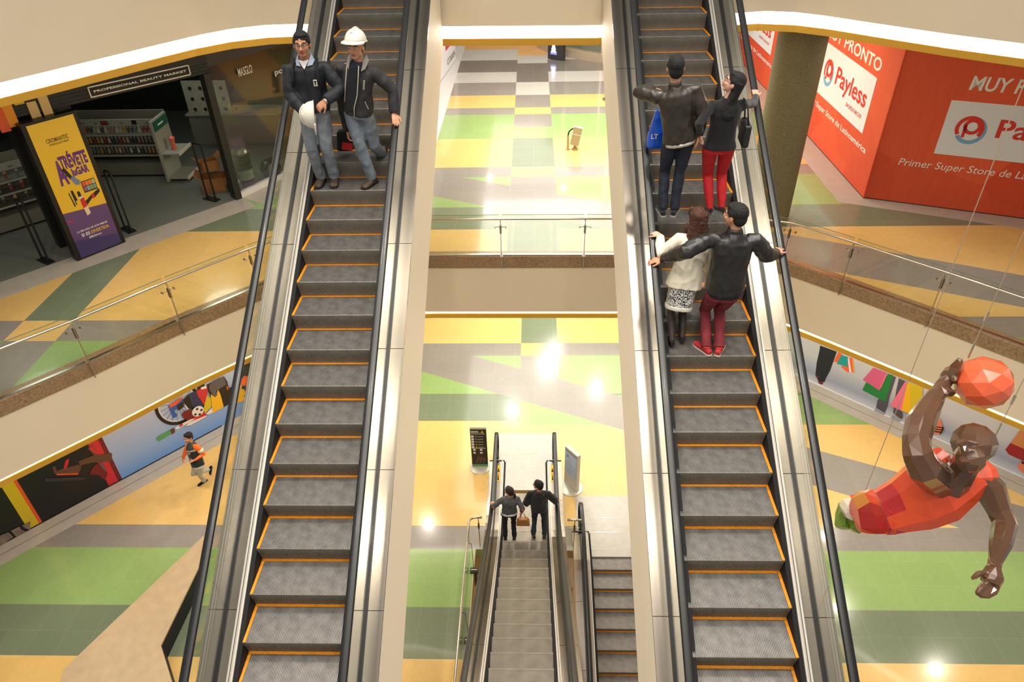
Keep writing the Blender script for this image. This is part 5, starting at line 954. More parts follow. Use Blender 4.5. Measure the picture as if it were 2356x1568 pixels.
for q in (-1, 1):
    c = MB(); pts = [iA['N']+S*q*.13*s+U*.0*s-F*.02*s+U*.03*s, iA['N']+S*q*.13*s+F*.1*s-U*.03*s, iA['N']+S*q*.14*s+F*.14*s-U*.15*s, iA['N']+S*q*.17*s+F*.1*s-U*.26*s]; c.tube(pts, .017, M_BLK, 6); obj('backpack_strap', c, rA, smooth='all')
def glasses(root, I, m=None):
    k = I['k']; c = MB(); m = m or M_DK2
    for q in (-1, 1):
        ce = I['HC']+I['hs']*.031*k*q+I['hz']*.006*k+I['Ff']*.098*k; pts = [ce+I['hs']*.024*k*math.cos(a)+I['hz']*.016*k*math.sin(a) for a in [2*math.pi*i/12 for i in range(13)]]; c.tube(pts, .0016*k, m, 6); c.tube([ce+I['hs']*q*.024*k, I['HC']+I['hs']*q*.078*k+I['hz']*.006*k+I['Ff']*.01*k], .002*k, m, 6)
    c.tube([I['HC']+I['hs']*.008*k+I['hz']*.01*k+I['Ff']*.102*k, I['HC']-I['hs']*.008*k+I['hz']*.01*k+I['Ff']*.102*k], .002*k, m, 6); return obj('eyeglasses', c, root, smooth='all')
glasses(rA, iA, M_BRON)
c = MB(); w_ = iA['J'][-1][1]; d = (w_-iA['J'][-1][0]).normalized(); c.tube([w_-d*.012, w_+d*.012], .036*s, M_STEEL2, 14); obj('wristwatch', c, rA)
def helmet(name, label, c0, up, fw, k, parent=None, group='white safety helmets'):
    up = up.normalized(); fw = (fw-up*fw.dot(up)).normalized(); sd = fw.cross(up); root = thing(name, label, 'helmet', c0, group); m = MB(); R = []
    for i in range(9):
        t = i/8*math.pi/2; R.append([c0+up*.125*k*math.sin(t)+(fw*.135*k*math.cos(2*math.pi*j/28)+sd*.112*k*math.sin(2*math.pi*j/28))*max(math.cos(t), .03)*(1+.0*i) for j in range(28)])
    m.loft(R, M_HELM); m.loft([[c0+up*(.02 if z else -.0)*k*(1 if z else 0)+(fw*.13*k*math.cos(2*math.pi*j/28)+sd*.108*k*math.sin(2*math.pi*j/28))*(.97) for j in range(28)] for z in (0, 1)], M_HELM, cap=False); obj('shell', m, root, smooth='all')
    m = MB(); R = []
    for i in range(15):
        a = -1.25+2.5*i/14; o_ = (fw*math.cos(a)*.135+sd*math.sin(a)*.112)*k; ex = .05*max(0, math.cos(a*1.2))**.8+.012; R.append([c0+o_*.97+up*.008*k, c0+o_*(1+ex/.125)-up*(.012)*k*math.cos(a), c0+o_*(1+ex/.125)-up*.018*k, c0+o_*.97-up*.004*k])
    m.loft(R, M_HELM); m.tube([c0+(fw*math.cos(a)*.137+sd*math.sin(a)*.114)*k for a in [2*math.pi*i/28 for i in range(29)]], .006*k, M_HELM, 6); obj('brim', m, root, smooth=True)
    m = MB(); m.tube([c0+up*.127*k*math.sin(t)+fw*.13*k*math.cos(t) for t in [math.pi*(.22+.56*i/12) for i in range(13)]], .013*k, M_HELM, 8); obj('ridge', m, root, smooth='all'); return root
helmet('safety_helmet', 'white hard hat held in front of his belly by the man in the dark jacket', atY(716, 268, f.y-.34)+V((.035, 0, .02)), V((-1.0, -.25, .12)), V((.1, .1, -1)), 1.26)
# --- second man
f, P_, N_, s = stand((852, 420), zA, 1.9, (.02, -.05)); N_ = atY(822, 128, f.y-.06); P_ = V((P_.x-.02, P_.y, P_.z)); N_.z = zA+1.44*s
hr = lambda X, Y: V((X, Y, profA(Y)+.84))
wl_ = V((-1.735, f.y-.12, profA(f.y-.12)+.90))
rB, iB = person('man in white hard hat and grey jacket riding down the left escalator', P_, N_, 1.9, V((-.25, -1, -.1)), V((-.12, -1, 0)),
    {-1: dict(w=wl_, pole=V((1, .5, -.3)), d=V((.25, -.8, -.45)), pn=V((-.2, -.2, -1)), curl=.55), 1: dict(w=atY(800, 300, f.y+.3), pole=V((-1, .6, 0)), d=V((0, 0, -1)), pn=V((1, 0, 0)), curl=1.1)},
    [dict(side=1, a=ank((856, 408), zA, s), toe=V((-.55, -1, 0)), pole=V((-.1, -1, 0))), dict(side=-1, a=atY(880, 352, f.y+.42), toe=V((-.15, .05, -1)), dn=V((.1, 1, 0)), pole=V((0, -1, 0)))],
    M_SKB, M_HRB, ('jacket', M_GRJ), (M_JN2,), (M_BRB, 'boot'), headk=1.12, shw=.2, bulk=1.05, legk=1.12, sleeve=(.068, .062, .052), top_len=.05, hairstyle='helmet', seed=2.)
S, F, U, s, N = iB['S'], iB['F'], iB['up'], iB['s'], iB['N']
c = MB(); c.loft([ell_ring(N+U*.04*s+F*.01*s, S, F, .08*s, .08*s), ell_ring(N-U*.04*s+F*.03*s, S, F, .1*s, .1*s), ell_ring(N-U*.02*s+F*.05*s, S, F, .06*s, .05*s)]); part('scarf', c, col('navy_scarf', 30, 36, 52, .9), rB, .009, 2, amp=.006, f=18)
c = MB(); c.add([chest(iB, .06, -.0, .0), chest(iB, -.055, -.0, .0), chest(iB, -.03, .3, .012), chest(iB, -.0, .5, .012), chest(iB, .1, .5, .01), chest(iB, .09, .25, .012)], [(0, 1, 2, 3, 4, 5)], M_NVJ); obj('dark_sweater', c, rB, fix=False)
c = MB(); c.tube([chest(iB, -.045, -.03, .0), chest(iB, -.045, .1, .015), chest(iB, -.035, .3, .02), chest(iB, .0, .45, .02), chest(iB, .0, .56, .02)], .0055, M_LET, 6); c.tube([chest(iB, .09, -.0, -.0), chest(iB, .105, .2, .01), chest(iB, .115, .4, .008)], .005, M_LET, 6); obj('zip', c, rB, smooth='all')
c = MB(); c.tube([chest(iB, -.105, .12, .006), chest(iB, -.1, .22, .01), chest(iB, -.112, .22, .008), chest(iB, -.117, .12, .004), chest(iB, -.105, .12, .006)], .003, M_LET, 6); c.tube([chest(iB, -.12, .36, .0), chest(iB, -.155, .45, -.02)], .0035, M_LET, 6); obj('pocket_zip', c, rB)
c = MB(); GRC = col('grey_collar_lining', 140, 132, 124, .8)
for q in (-1, 1): c.add([N+S*q*.085*s-F*.03*s+U*.12*s, N+S*q*.075*s+F*.07*s+U*.07*s, N+S*q*.07*s+F*.13*s-U*.03*s, N+S*q*.11*s+F*.1*s-U*.0*s, N+S*q*.12*s-F*.0*s+U*.06*s], [(0, 1, 2, 3, 4)], GRC)
obj('collar', c, rB, fix=False)
helmet('safety_helmet', 'white hard hat worn by the man in the grey jacket on the left escalator', iB['HC']+iB['hz']*.062*iB['k']-iB['Ff']*.005*iB['k'], iB['hz']-iB['Ff']*.12, iB['Ff'], iB['k']*.93)
bg = atY(795, 322, f.y+.35); b_ = thing('shoulder_bag', 'black and red bag hanging behind the legs of the hard hat man', 'bag', bg); c = MB(); c.obox(bg, V((.11, .0, 0)), V((0, .07, 0)), V((.02, 0, .14)), M_BLK); obj('bag_body', c, b_, bevel=.03); c = MB(); c.obox(bg+V((.03, -.073, -.06)), V((.07, 0, -.01)), V((0, .004, 0)), V((.01, 0, .05)), M_REDP); obj('red_panel', c, b_); c = MB(); c.tube([bg+V((0, 0, .13)), bg+V((.04, 0, .3))], .01, M_BLK, 6); obj('strap', c, b_)
# --- upper couple on the right escalator
zC = ZC-6.7178+.2309*12; HX0, HX1 = 1.6161-.215, 2.6161+.215
f, P_, N_, s = stand((1541, 492), zC, 1.85, (-.0, .03)); N_ = atY(1554, 200, f.y+.0)
rC, iC = person('man in brown leather jacket seen from behind, leaning on the left handrail', P_, N_, 1.85, V((.05, 1, .12)), V((.0, 1, 0)),
    {-1: dict(e=atY(1470, 212, f.y+.12), w=atY(1470, 212, f.y+.12)+V((.19, .17, -.02)), pole=V((-1, -.4, .1)), d=V((1, .4, -.3)), pn=V((0, 0, -1)), curl=.8), 1: dict(w=atY(1606, 312, f.y+.02), pole=V((.6, -.6, 0)), d=V((0, .1, -1)), pn=V((-1, 0, 0)), curl=.9)},
    [dict(side=-1, a=ank((1525, 478), zC, s), toe=V((-.05, 1, 0)), pole=V((0, 1, 0))), dict(side=1, a=ank((1552, 478), zC, s), toe=V((.35, 1, 0)), pole=V((0, 1, 0)))],
    M_SKA, M_HRB, ('jacket', M_LEJ), (M_JN3,), (M_BKS, 'shoe'), headk=1.12, shw=.22, bulk=1.08, sleeve=(.068, .058, .048), top_len=.05, sole=col('pale_sole', 170, 166, 158, .7), seed=4.)
c = MB(); S, F, U, s, N = iC['S'], iC['F'], iC['up'], iC['s'], iC['N']; c.loft([ell_ring(N-U*.01*s, S, F, .082*s, .078*s), ell_ring(N+U*.05*s, S, F, .074*s, .07*s), ell_ring(N+U*.06*s, S, F, .064*s, .062*s)]); part('collar', c, M_LEJ, rC, .01, 1)
c = MB(); c.loft([ell_ring(iC['P']-U*.045*s, S, F, .17*s, .132*s), ell_ring(iC['P']-U*.085*s, S, F, .165*s, .13*s)], M_LET); obj('shirt_hem', c, rC, smooth='all')
bb = atY(1512, 302, f.y+.36); b_ = thing('shopping_bag', 'bright blue plastic shopping bag beside the man in the brown leather jacket', 'bag', bb); c = MB(); M_BLU = col('blue_plastic', 22, 84, 200, .35, coat=.3, bump=.8, bscale=10); R = []
for z, a, b2 in ((-.2, .1, .06), (-.17, .115, .08), (0, .1, .08), (.15, .07, .06), (.26, .04, .03)): R.append(ell_ring(bb+V((.0, 0, z)), V((1, 0, 0)), V((0, 1, 0)), a, b2, 20, .7))
c.loft(R, M_BLU); part('bag_body', c, M_BLU, b_, .012, 1, amp=.014, f=8.); c = MB(); text_into(c, 'LT', lambda u, v, w: bb+V((u, -.09, v)), -.08, -.06, .0, -.0, M_WT, bold=.02); obj('lettering', c, b_, fix=False); c = MB(); c.tube([bb+V((.03, 0, .24)), bb+V((.05, .05, .42))], .008, M_BLU, 6); obj('handle', c, b_)
f2, P_, N_, s = stand((1652, 490), zC, 1.7, (.02, .05)); P_ = atY(1655, 332, f2.y+.02); N_ = atY(1676, 229, f2.y-.02); hw_ = rail_at(HX1, 218, .86); print('HAND', hw_, N_)
rD, iD = person('woman in black sweater and red trousers looking up, hand on right handrail', P_, N_, 1.7, V((-1, .35, .35)), V((-.05, 1, 0)),
    {1: dict(w=hw_-V((.02, .06, 0)), pole=V((.6, -.8, -.6)), d=V((.1, 1, .45)), pn=V((0, .2, -1)), curl=.5), -1: dict(w=atY(1612, 305, f2.y+.0), pole=V((-.5, -.7, 0)), d=V((0, .1, -1)), pn=V((1, 0, 0)), curl=.9)},
    [dict(side=-1, a=ank((1634, 478), zC, s), toe=V((-.1, 1, 0)), pole=V((0, 1, 0))), dict(side=1, a=ank((1661, 476), zC, s), toe=V((-.35, 1, 0)), pole=V((0, 1, 0)))],
    M_SKC, M_HRB, ('sweater', M_BKS, 1.1), (M_REDP, .72), (M_BKS, 'heel'), headk=1.12, shw=.185, bulk=1.0, sleeve=(.052, .046, .04), pelw=1.14, legk=1.04, hairstyle='long', top_len=.03, seed=5., amp=.004, lookup=V((.35, -.1, 1)))
glasses(rD, iD, col('blue_frame', 40, 44, 90, .3))
hb_ = iD['N']+iD['S']*.24*iD['s']-V((0, .05, .36)); b_ = thing('handbag', 'black handbag on the shoulder of the woman in red trousers', 'handbag', hb_); c = MB(); c.obox(hb_, V((.04, 0, 0)), V((0, .12, .02)), V((0, -.01, .13)), M_LEB); obj('bag_body', c, b_, bevel=.02); c = MB(); c.tube([hb_+V((0, -.09, .12)), hb_+V((-.03, -.05, .32)), iD['sh'][1]+V((-.0, -.03, .075)), hb_+V((-.03, .06, .3)), hb_+V((0, .09, .12))], .009, M_LEB, 6); obj('strap', c, b_, smooth='all')
# --- lower couple on the right escalator
zE = ZC-6.7178+.2309*7
f, P_, N_, s = stand((1642, 806), zE, 1.88, (.03, .05)); P_ = atY(1666, 668, f.y+.04); N_ = atY(1690, 538, f.y+.06)
we_l = V((HX0+.07, f.y+.28, profA(f.y+.28)+.86)); we_r = V((HX1-.02, f.y+.34, profA(f.y+.34)+.87))
rE, iE = person('man in black leather jacket and maroon trousers, arms spread to both handrails', P_, N_, 1.88, V((-.75, .7, .0)), V((.03, 1, 0)),
    {-1: dict(e=atY(1578, 578, f.y-.06), w=we_l, pole=V((0, -.3, -1)), d=V((-1, .15, -.25)), pn=V((0, .2, -1)), curl=.45, spread=.5), 1: dict(w=we_r-V((.06, .02, 0)), pole=V((.3, -.4, -1)), d=V((.5, .8, .1)), pn=V((.1, .1, -1)), curl=.8)},
    [dict(side=-1, a=ank((1626, 796), zE, s), toe=V((-.55, 1, 0)), pole=V((0, 1, 0))), dict(side=1, a=ank((1655, 797), zE, s), toe=V((.45, 1, 0)), pole=V((0, 1, 0)))],
    M_SKA, M_HRB, ('jacket', M_LEB), (M_MARP, 1.05), (col('red_canvas', 176, 42, 42, .7), 'shoe'), headk=1.13, shw=.235, bulk=1.16, sleeve=(.072, .06, .046), top_len=-.0, sole=col('white_sole', 216, 208, 196, .6), legk=1.0, seed=7.)
c = MB(); S, F, U, s, N = iE['S'], iE['F'], iE['up'], iE['s'], iE['N']; c.loft([ell_ring(N-U*.01*s, S, F, .09*s, .08*s), ell_ring(N+U*.05*s, S, F, .076*s, .072*s), ell_ring(N+U*.065*s, S, F, .066*s, .064*s)]); part('collar', c, M_LEB, rE, .01, 1)
c = MB(); Pp = iE['P']; c.loft([ell_ring(Pp+U*.01*s, S, F, .172*s, .136*s), ell_ring(Pp-U*.04*s, S, F, .168*s, .134*s)], M_NVJ); obj('sweater_hem', c, rE, smooth='all')
c = MB(); c.tube([N-U*.16*s+S*x*s-F*(.152-.9*x*x)*s for x in (-.17, -.1, 0, .1, .17)], .003, M_BLK, 6); c.tube([Pp+U*.07*s+S*x*s-F*(.15-.6*x*x)*s for x in (-.17, -.1, 0, .1, .17)], .003, M_BLK, 6); obj('jacket_seam', c, rE, smooth='all')
f, P_, N_, s = stand((1562, 792), zE, 1.7, (.03, .06)); P_ = atY(1574, 650, f.y+.12); N_ = atY(1600, 540, f.y+.24)
wf = V((HX0+.06, f.y+.42, profA(f.y+.42)+.87))
def pattern_mat():
    m = mat('black_white_pattern', (230, 226, 218), .7); nt = m.node_tree; N = nt.nodes; tc = N.new('ShaderNodeTexCoord'); n1 = N.new('ShaderNodeTexNoise'); n1.inputs['Scale'].default_value = 34; n1.inputs['Distortion'].default_value = 2.5; n1.inputs['Detail'].default_value = 1
    r = N.new('ShaderNodeValToRGB'); r.color_ramp.interpolation = 'CONSTANT'; r.color_ramp.elements[0].color = srgb(24, 26, 40); r.color_ramp.elements[1].position = .5; r.color_ramp.elements[1].color = srgb(226, 222, 214); nt.links.new(tc.outputs['Object'], n1.inputs['Vector']); nt.links.new(n1.outputs[0], r.inputs[0]); nt.links.new(r.outputs[0], N['Principled BSDF'].inputs['Base Color']); return m
rF, iF = person('woman in ivory jacket and patterned skirt with long curly brown hair', P_, N_, 1.7, V((-.1, 1, .05)), V((-.05, 1, 0)),
    {-1: dict(w=wf, pole=V((-.6, -.5, -1)), d=V((-.6, .8, -.05)), pn=V((0, .2, -1)), curl=.6), 1: dict(w=atY(1628, 640, f.y+.3), pole=V((.5, -.5, 0)), d=V((0, .3, -1)), pn=V((-1, 0, 0)), curl=.8)},
    [dict(side=-1, a=ank((1546, 783), zE, s), toe=V((-.1, 1, 0)), pole=V((0, 1, 0))), dict(side=1, a=ank((1570, 775), zE, s), toe=V((.1, 1, 0)), pole=V((0, 1, 0)))],
    M_SKC, M_HRC, ('jacket', M_IVJ, 1.14), None, (col('patent_black', 14, 13, 14, .15, coat=.6), 'heel'), headk=1.12, shw=.19, bulk=1.08, sleeve=(.062, .056, .05), top_len=.05, hairstyle='curly', bare=col('sheer_black_tights', 56, 42, 38, .6), skirt=(pattern_mat(), M_LET), seed=8., pelw=1.05)
# --- walking man on the lowest floor
M_VEST = col('charcoal_vest', 50, 52, 54, .7); M_ORS = col('orange_sleeve', 240, 110, 24, .6); M_KHA = col('pale_grey_trousers', 178, 180, 172, .8, var=.06, scale=6)
f, P_, N_, s = stand((462, 1108), 0, 1.72, (-.06, -.08)); P_ = atZ(455, 1068, .95); N_ = atZ(440, 1020, 1.42); wd = V((-.75, -.65, 0))
rG, iG = person('man in dark vest with orange sleeves and pale trousers walking past the mural', P_, N_, 1.72, V((-.35, -1, -.75)), V((-.45, -.9, 0)),
    {1: dict(w=atZ(421, 1052, .83), pole=V((0, 1, -.2)), d=V((-.1, -.3, -1)), pn=V((1, 0, 0)), curl=1.), -1: dict(w=atZ(447, 1058, 1.16), pole=V((1, .7, -.2)), d=V((-.8, -.6, .0)), pn=V((0, .3, 1)), curl=1.3)},
    [dict(side=-1, a=ank((469, 1104), 0, s), toe=V((-.8, -.75, -.1)), pole=wd), dict(side=1, a=atZ(481, 1078, .38), toe=V((-.35, -.3, -1)), dn=V((.6, .7, -.3)), pole=wd)],
    M_SKA, M_HRB, ('jacket', [M_ORS]), (M_KHA,), (M_BLK, 'shoe'), headk=1.12, shw=.19, bulk=1.0, sleeve=(.056, .05, .044), top_len=.0, sole=M_LET, seed=9.)
t = MB(); S, F, U, s, N, Pq = iG['S'], iG['F'], iG['up'], iG['s'], iG['N'], iG['P']; tq = lambda a: Pq+(N-Pq)*a
t.loft([ell_ring(Pq-U*.03*s, S, F, .178*s, .138*s), ell_ring(tq(.3), S, F, .176*s, .136*s), ell_ring(tq(.72), S, F, .178*s, .138*s), ell_ring(tq(.88), S, F, .172*s, .122*s), ell_ring(tq(.985), S, F, .11*s, .095*s), ell_ring(tq(1.06), S, F, .075*s, .075*s)])
zst = tq(.72); part('vest', t, [M_VEST, col('reflective_tape', 150, 140, 124, .5), M_BKS], rG, .011, 3, amp=.005, colour=lambda c_, n_: 1 if abs((c_-zst).dot(U)) < .022 else (0 if (c_-zst).dot(U) > 0 else 2))
c = MB(); e_, w_ = iG['J'][-1]; m_ = iG['sh'][-1]+(e_-iG['sh'][-1])*.6; c.tube([m_-(e_-m_).normalized()*.04, m_+(e_-m_).normalized()*.04], .073*s, M_LET, 14); obj('armband', c, rG, smooth='all'); c = MB(); ball(c, m_+V((.0, -.065, .02)), .03, .02, .03, m=M_PYE); obj('arm_patch', c, rG)
decal(rG, iG, -.05, .2, .03, .009, M_LET, 'name_tag', .016)
# --- couple on the short escalator
zs_ = profB2(10.755)
f, P_, N_, s = stand((1173, 1240), zs_, 1.62, (.0, -.0)); f = V((atZ(1173, 1240, zs_).x, 10.55, zs_)); P_ = atY(1172, 1188, f.y); N_ = atY(1173, 1140, f.y)
def fit_h(P_, N_, z, s): return V((P_.x, P_.y, z+.93*s)), V((N_.x, N_.y, z+1.44*s))
P_, N_ = fit_h(P_, N_, zs_, s)
wh = V((-.69-.2, f.y+.1, profB2(f.y+.1)+.94))
rH, iH = person('woman in grey sweater with ponytail riding down the short escalator', P_, N_, 1.62, V((-.9, .6, -.1)), V((-.1, 1, 0)),
    {-1: dict(w=wh, pole=V((-.6, -.7, -.2)), d=V((-.1, 1, -.1)), pn=V((0, 0, -1)), curl=.6), 1: dict(w=V((P_.x+.27, P_.y+.02, P_.z+.0)), pole=V((.5, -.8, 0)), d=V((0, .1, -1)), pn=V((-1, 0, 0)), curl=1.1)},
    [dict(side=-1, a=V((f.x-.1, f.y-.02, zs_+.085*s)), toe=V((-.1, 1, 0))), dict(side=1, a=V((f.x+.1, f.y-.02, zs_+.085*s)), toe=V((.1, 1, 0)))],
    M_SKA, M_HRN, ('sweater', col('heather_grey_knit', 84, 84, 88, .85)), (col('black_trousers', 26, 26, 32, .8),), (M_BKS, 'shoe'), headk=1.1, shw=.185, bulk=1.08, sleeve=(.056, .048, .042), hairstyle='ponytail', pelw=1.12, top_len=-.03, seed=11.)
c = MB(); S, F, U, s = iH['S'], iH['F'], iH['up'], iH['s']; c.loft([ell_ring(iH['P']+U*.04*s, S, F, .188*s, .14*s), ell_ring(iH['P']-U*.02*s, S, F, .19*s, .142*s)], M_WT); obj('white_shirt_hem', c, rH, smooth='all')
for q in (-1, 1): c = MB(); e_ = iH['J'][q][0]; d_ = (iH['J'][q][1]-iH['sh'][q]).normalized(); ball(c, e_-V((0, .045, 0))*s, .028, .02, .045, m=col('tan_patch', 150, 88, 56, .7)); obj('elbow_patch', c, rH, smooth='all')
hb_ = V((P_.x+.3, P_.y+.02, P_.z-.32)); b_ = thing('handbag', 'tan leather handbag carried by the woman in the grey sweater', 'handbag', hb_); c = MB(); M_TAN = col('tan_leather', 176, 122, 66, .45); R = [[hb_+V((x*w_, y*.055, z)) for x, y in ((-1, -1), (1, -1), (1, 1), (-1, 1))] for z, w_ in ((-.12, .15), (.0, .14), (.09, .09))]; c.loft(R, M_TAN); obj('bag_body', c, b_, bevel=.015); c = MB(); c.tube([hb_+V((-.06, 0, .08)), hb_+V((-.03, 0, .24)), hb_+V((.03, 0, .24)), hb_+V((.06, 0, .08))], .009, M_TAN, 6); obj('handle', c, b_, smooth='all')
f, P_, N_, s = stand((1240, 1226), zs_, 1.74, (0, 0)); f = V((atZ(1240, 1226, zs_).x, 10.62, zs_)); P_, N_ = fit_h(V((f.x, f.y, 0)), V((f.x, f.y+.0, 0)), zs_, s)
wi = V((.31+.19, f.y+.15, profB2(f.y+.15)+.94))
rI, iI = person('man in black hooded jacket and jeans riding down the short escalator', P_, N_, 1.74, V((-.95, .45, -.05)), V((.05, 1, 0)),
    {1: dict(w=wi, pole=V((.7, -.6, -.2)), d=V((.1, 1, -.1)), pn=V((0, 0, -1)), curl=.6), -1: dict(w=V((P_.x-.2, P_.y+.16, P_.z+.06)), pole=V((-.5, -.8, -.3)), d=V((.4, .6, -1)), pn=V((1, 0, 0)), curl=1.)},
    [dict(side=-1, a=V((f.x-.12, f.y-.02, zs_+.085*s)), toe=V((-.15, 1, 0))), dict(side=1, a=V((f.x+.12, f.y-.02, zs_+.085*s)), toe=V((.1, 1, 0)))],
    M_SKA, M_HRB, ('jacket', M_BKS), (M_JN4,), (M_BRB, 'shoe'), headk=1.1, shw=.205, bulk=1.12, sleeve=(.072, .064, .052), top_len=.05, seed=12.)
c = MB(); S, F, U, s, N = iI['S'], iI['F'], iI['up'], iI['s'], iI['N']; ball(c, N-F*.09*s-U*.02*s, .11*s, .05*s, .08*s, S, F, U); part('hood', c, M_BKS, rI, .01, 1, amp=.006, f=14)
# ---------------------------------------------------------------- faceted basketball player hanging from cables
M_BRZ = col('brown_lacquer', 92, 62, 42, .22, coat=.5); M_ORL = col('orange_lacquer', 226, 78, 40, .22, coat=.5); M_RDL = col('red_lacquer', 186, 32, 44, .22, coat=.5); M_GRL = col('green_lacquer', 104, 140, 40, .25, coat=.5); M_YRL = col('amber_lacquer', 226, 150, 70, .25, coat=.5)
Dp = lambda x, y, d: atD(x, y, d)
sc = thing('basketball_player_sculpture', 'hanging faceted sculpture of a basketball player dunking an orange ball', 'sculpture', Dp(2150, 1120, 8.3))
pxr = lambda r, d: r*d/FPX
def rt(mb, pts, n=8): mb.tube([Dp(x, y, d) for x, y, d, r in pts], [pxr(r, d) for x, y, d, r in pts], None, n)
b = MB()
ball(b, Dp(2240, 1018, 7.75), pxr(47, 7.8), pxr(52, 7.8), pxr(46, 7.8), CR, CF, CU, n=9, k=6); ball(b, Dp(2230, 1055, 7.6), pxr(34, 7.8), pxr(36, 7.8), pxr(32, 7.8), CR, CF, CU, n=8, k=5)
ball(b, Dp(2218, 1036, 7.42), pxr(9, 7.6), pxr(13, 7.6), pxr(14, 7.6), CR, CF, CU, n=6, k=4); b.tube([Dp(2200, 1018, 7.45), Dp(2220, 1014, 7.4), Dp(2248, 1022, 7.45)], pxr(7, 7.5), None, 6); b.tube([Dp(2208, 1058, 7.42), Dp(2232, 1062, 7.42)], pxr(6, 7.5), None, 6)
rt(b, [(2190, 1120, 8.2, 34), (2205, 1095, 8.0, 32), (2225, 1062, 7.85, 30)])
rt(b, [(2175, 1110, 8.3, 45), (2145, 1092, 8.05, 40), (2125, 1075, 7.8, 38), (2110, 1040, 7.75, 34), (2108, 1010, 7.8, 30), (2118, 972, 7.9, 33), (2140, 930, 8.05, 25), (2165, 892, 8.15, 17), (2178, 872, 8.2, 15)])
rt(b, [(2180, 872, 8.2, 20), (2192, 858, 8.2, 22), (2198, 846, 8.2, 14)])
for i, (x, y) in enumerate(((2212, 828), (2208, 840), (2204, 855), (2200, 872))): rt(b, [(2186, 868+i*3-4, 8.15, 9), (2192+i, 845+i*8, 8.08, 9), (x-4, y, 8.02, 8), (x+2, y+2, 7.98, 6)], 6)
rt(b, [(2178, 892, 8.1, 8), (2190, 905, 8.0, 9), (2198, 898, 7.95, 7)], 6)
rt(b, [(2215, 1120, 8.3, 42), (2262, 1088, 8.2, 36), (2278, 1120, 8.15, 33), (2300, 1175, 8.1, 26), (2312, 1205, 8.05, 27), (2302, 1250, 7.95, 24), (2290, 1292, 7.9, 15), (2288, 1304, 7.88, 14)])
rt(b, [(2286, 1302, 7.85, 16), (2284, 1325, 7.82, 25), (2276, 1342, 7.8, 22)]); 
for pts in (((2268, 1318), (2252, 1318), (2236, 1332)), ((2270, 1340), (2256, 1352), (2246, 1366)), ((2276, 1346), (2266, 1364), (2256, 1374)), ((2284, 1346), (2278, 1366), (2268, 1376)), ((2294, 1340), (2292, 1358), (2284, 1368))): rt(b, [(2280, 1326, 7.82, 10), (pts[0][0], pts[0][1], 7.8, 9), (pts[1][0], pts[1][1], 7.75, 8), (pts[2][0], pts[2][1], 7.72, 5)], 6)
part('body', b, M_BRZ, sc, .022, 1, decim=.045, flat=True)
b = MB()
def oring(x, y, d, ax, ay, ang, n=10):
    A = (CR*math.cos(ang)-CU*math.sin(ang)); B2 = CF*.9+CU*.3; return ell_ring(Dp(x, y, d), A, B2.normalized(), pxr(ax, d), pxr(ay, d), n, 1.)
R = []
for x, y, d, ra, rb, ang in ((2022, 1180, 8.9, 48, 44, 1.35), (2065, 1165, 8.7, 55, 48, 1.3), (2110, 1146, 8.5, 70, 55, 1.2), (2155, 1122, 8.35, 80, 58, 1.05), (2200, 1100, 8.25, 62, 52, .9), (2232, 1088, 8.2, 44, 40, .75)): R.append(oring(x, y, d, ra, rb, ang+0))
b.loft(R); ball(b, Dp(2258, 1092, 8.2), pxr(34, 8.2), pxr(38, 8.2), pxr(38, 8.2), CR, CF, CU, n=8, k=6); ball(b, Dp(2160, 1062, 8.2), pxr(26, 8.2), pxr(30, 8.2), pxr(34, 8.2), CR, CF, CU, n=8, k=6)
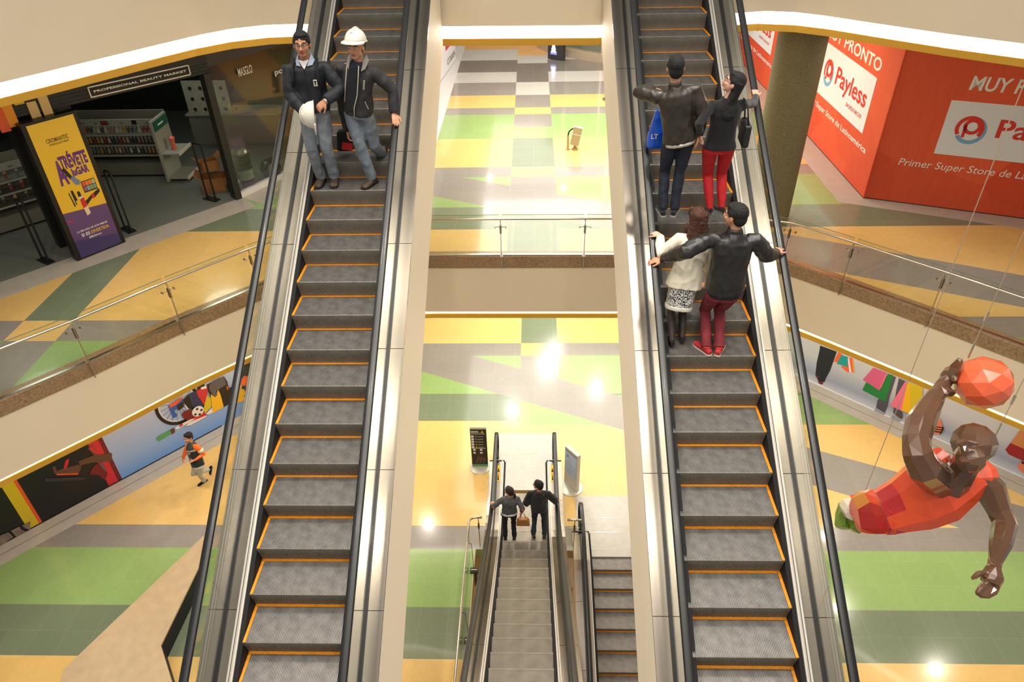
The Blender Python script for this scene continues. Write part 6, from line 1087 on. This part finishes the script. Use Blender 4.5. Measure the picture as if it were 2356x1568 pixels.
part('jersey', b, [M_ORL, M_RDL, M_YRL], sc, .03, 1, decim=.03, flat=True, colour=lambda c_, n_: 1 if (c_-Dp(2035, 1200, 8.8)).length < .22 or (c_-Dp(2040, 1145, 8.7)).length < .16 else (2 if n_.z < -.8 else 0))
b = MB(); R = [oring(x, y, d, ra, rb, ang) for x, y, d, ra, rb, ang in ((2040, 1176, 8.8, 50, 46, 1.35), (1995, 1178, 9.1, 47, 44, 1.4), (1962, 1180, 9.4, 40, 40, 1.45))]; b.loft(R); part('shorts', b, [M_ORL, M_RDL, M_YRL], sc, .03, 1, decim=.03, flat=True, colour=lambda c_, n_: (1 if (c_-Dp(2010, 1195, 8.9)).length < .24 else (2 if (c_-Dp(1980, 1150, 9.1)).length < .16 else 0)))
b = MB(); rt(b, [(1948, 1160, 9.9, 20), (1944, 1190, 9.85, 22), (1940, 1215, 9.8, 20)]); part('shoe', b, M_GRL, sc, .03, 1, decim=.05, flat=True)
b = MB(); rt(b, [(1965, 1190, 9.7, 18), (1975, 1212, 9.6, 20), (1985, 1220, 9.55, 12)]); part('shoe', b, M_GRL, sc, .03, 1, decim=.05, flat=True)
b = MB(); rt(b, [(1950, 1160, 9.75, 20), (1962, 1176, 9.55, 22), (1966, 1180, 9.5, 20)]); part('sock', b, M_LET, sc, .025, 1, decim=.06, flat=True)
bm = bmesh.new(); bmesh.ops.create_icosphere(bm, subdivisions=2, radius=pxr(62, 8.0)); me = bpy.data.meshes.new('ball'); bm.to_mesh(me); bm.free()
me.materials.append(col('ball_orange', 228, 100, 62, .22, coat=.5)); o = bpy.data.objects.new('ball', me); COL.objects.link(o); o.parent = sc; o.location = Dp(2263, 880, 8.05)-WL[sc]; o.rotation_euler = (.3, .5, .2)
for x, y, d, nm in ((2228, 822, 8.05, 'hand'), (2286, 1008, 7.9, 'head'), (1990, 1130, 9.2, 'hips')):
    p = Dp(x, y, d); c = MB(); c.tube([p, V((p.x, p.y, L3+6))], .0045, col('pale_cable', 176, 156, 128, .4), 6); 
    if nm != 'hips': c.tube([p, p+V((0, 0, .22))], .012, M_STEEL2, 6); c.tube([p+V((0, 0, .5)), p+V((0, 0, .62))], .014, M_STEEL2, 6)
    obj('suspension_cable', c, sc)
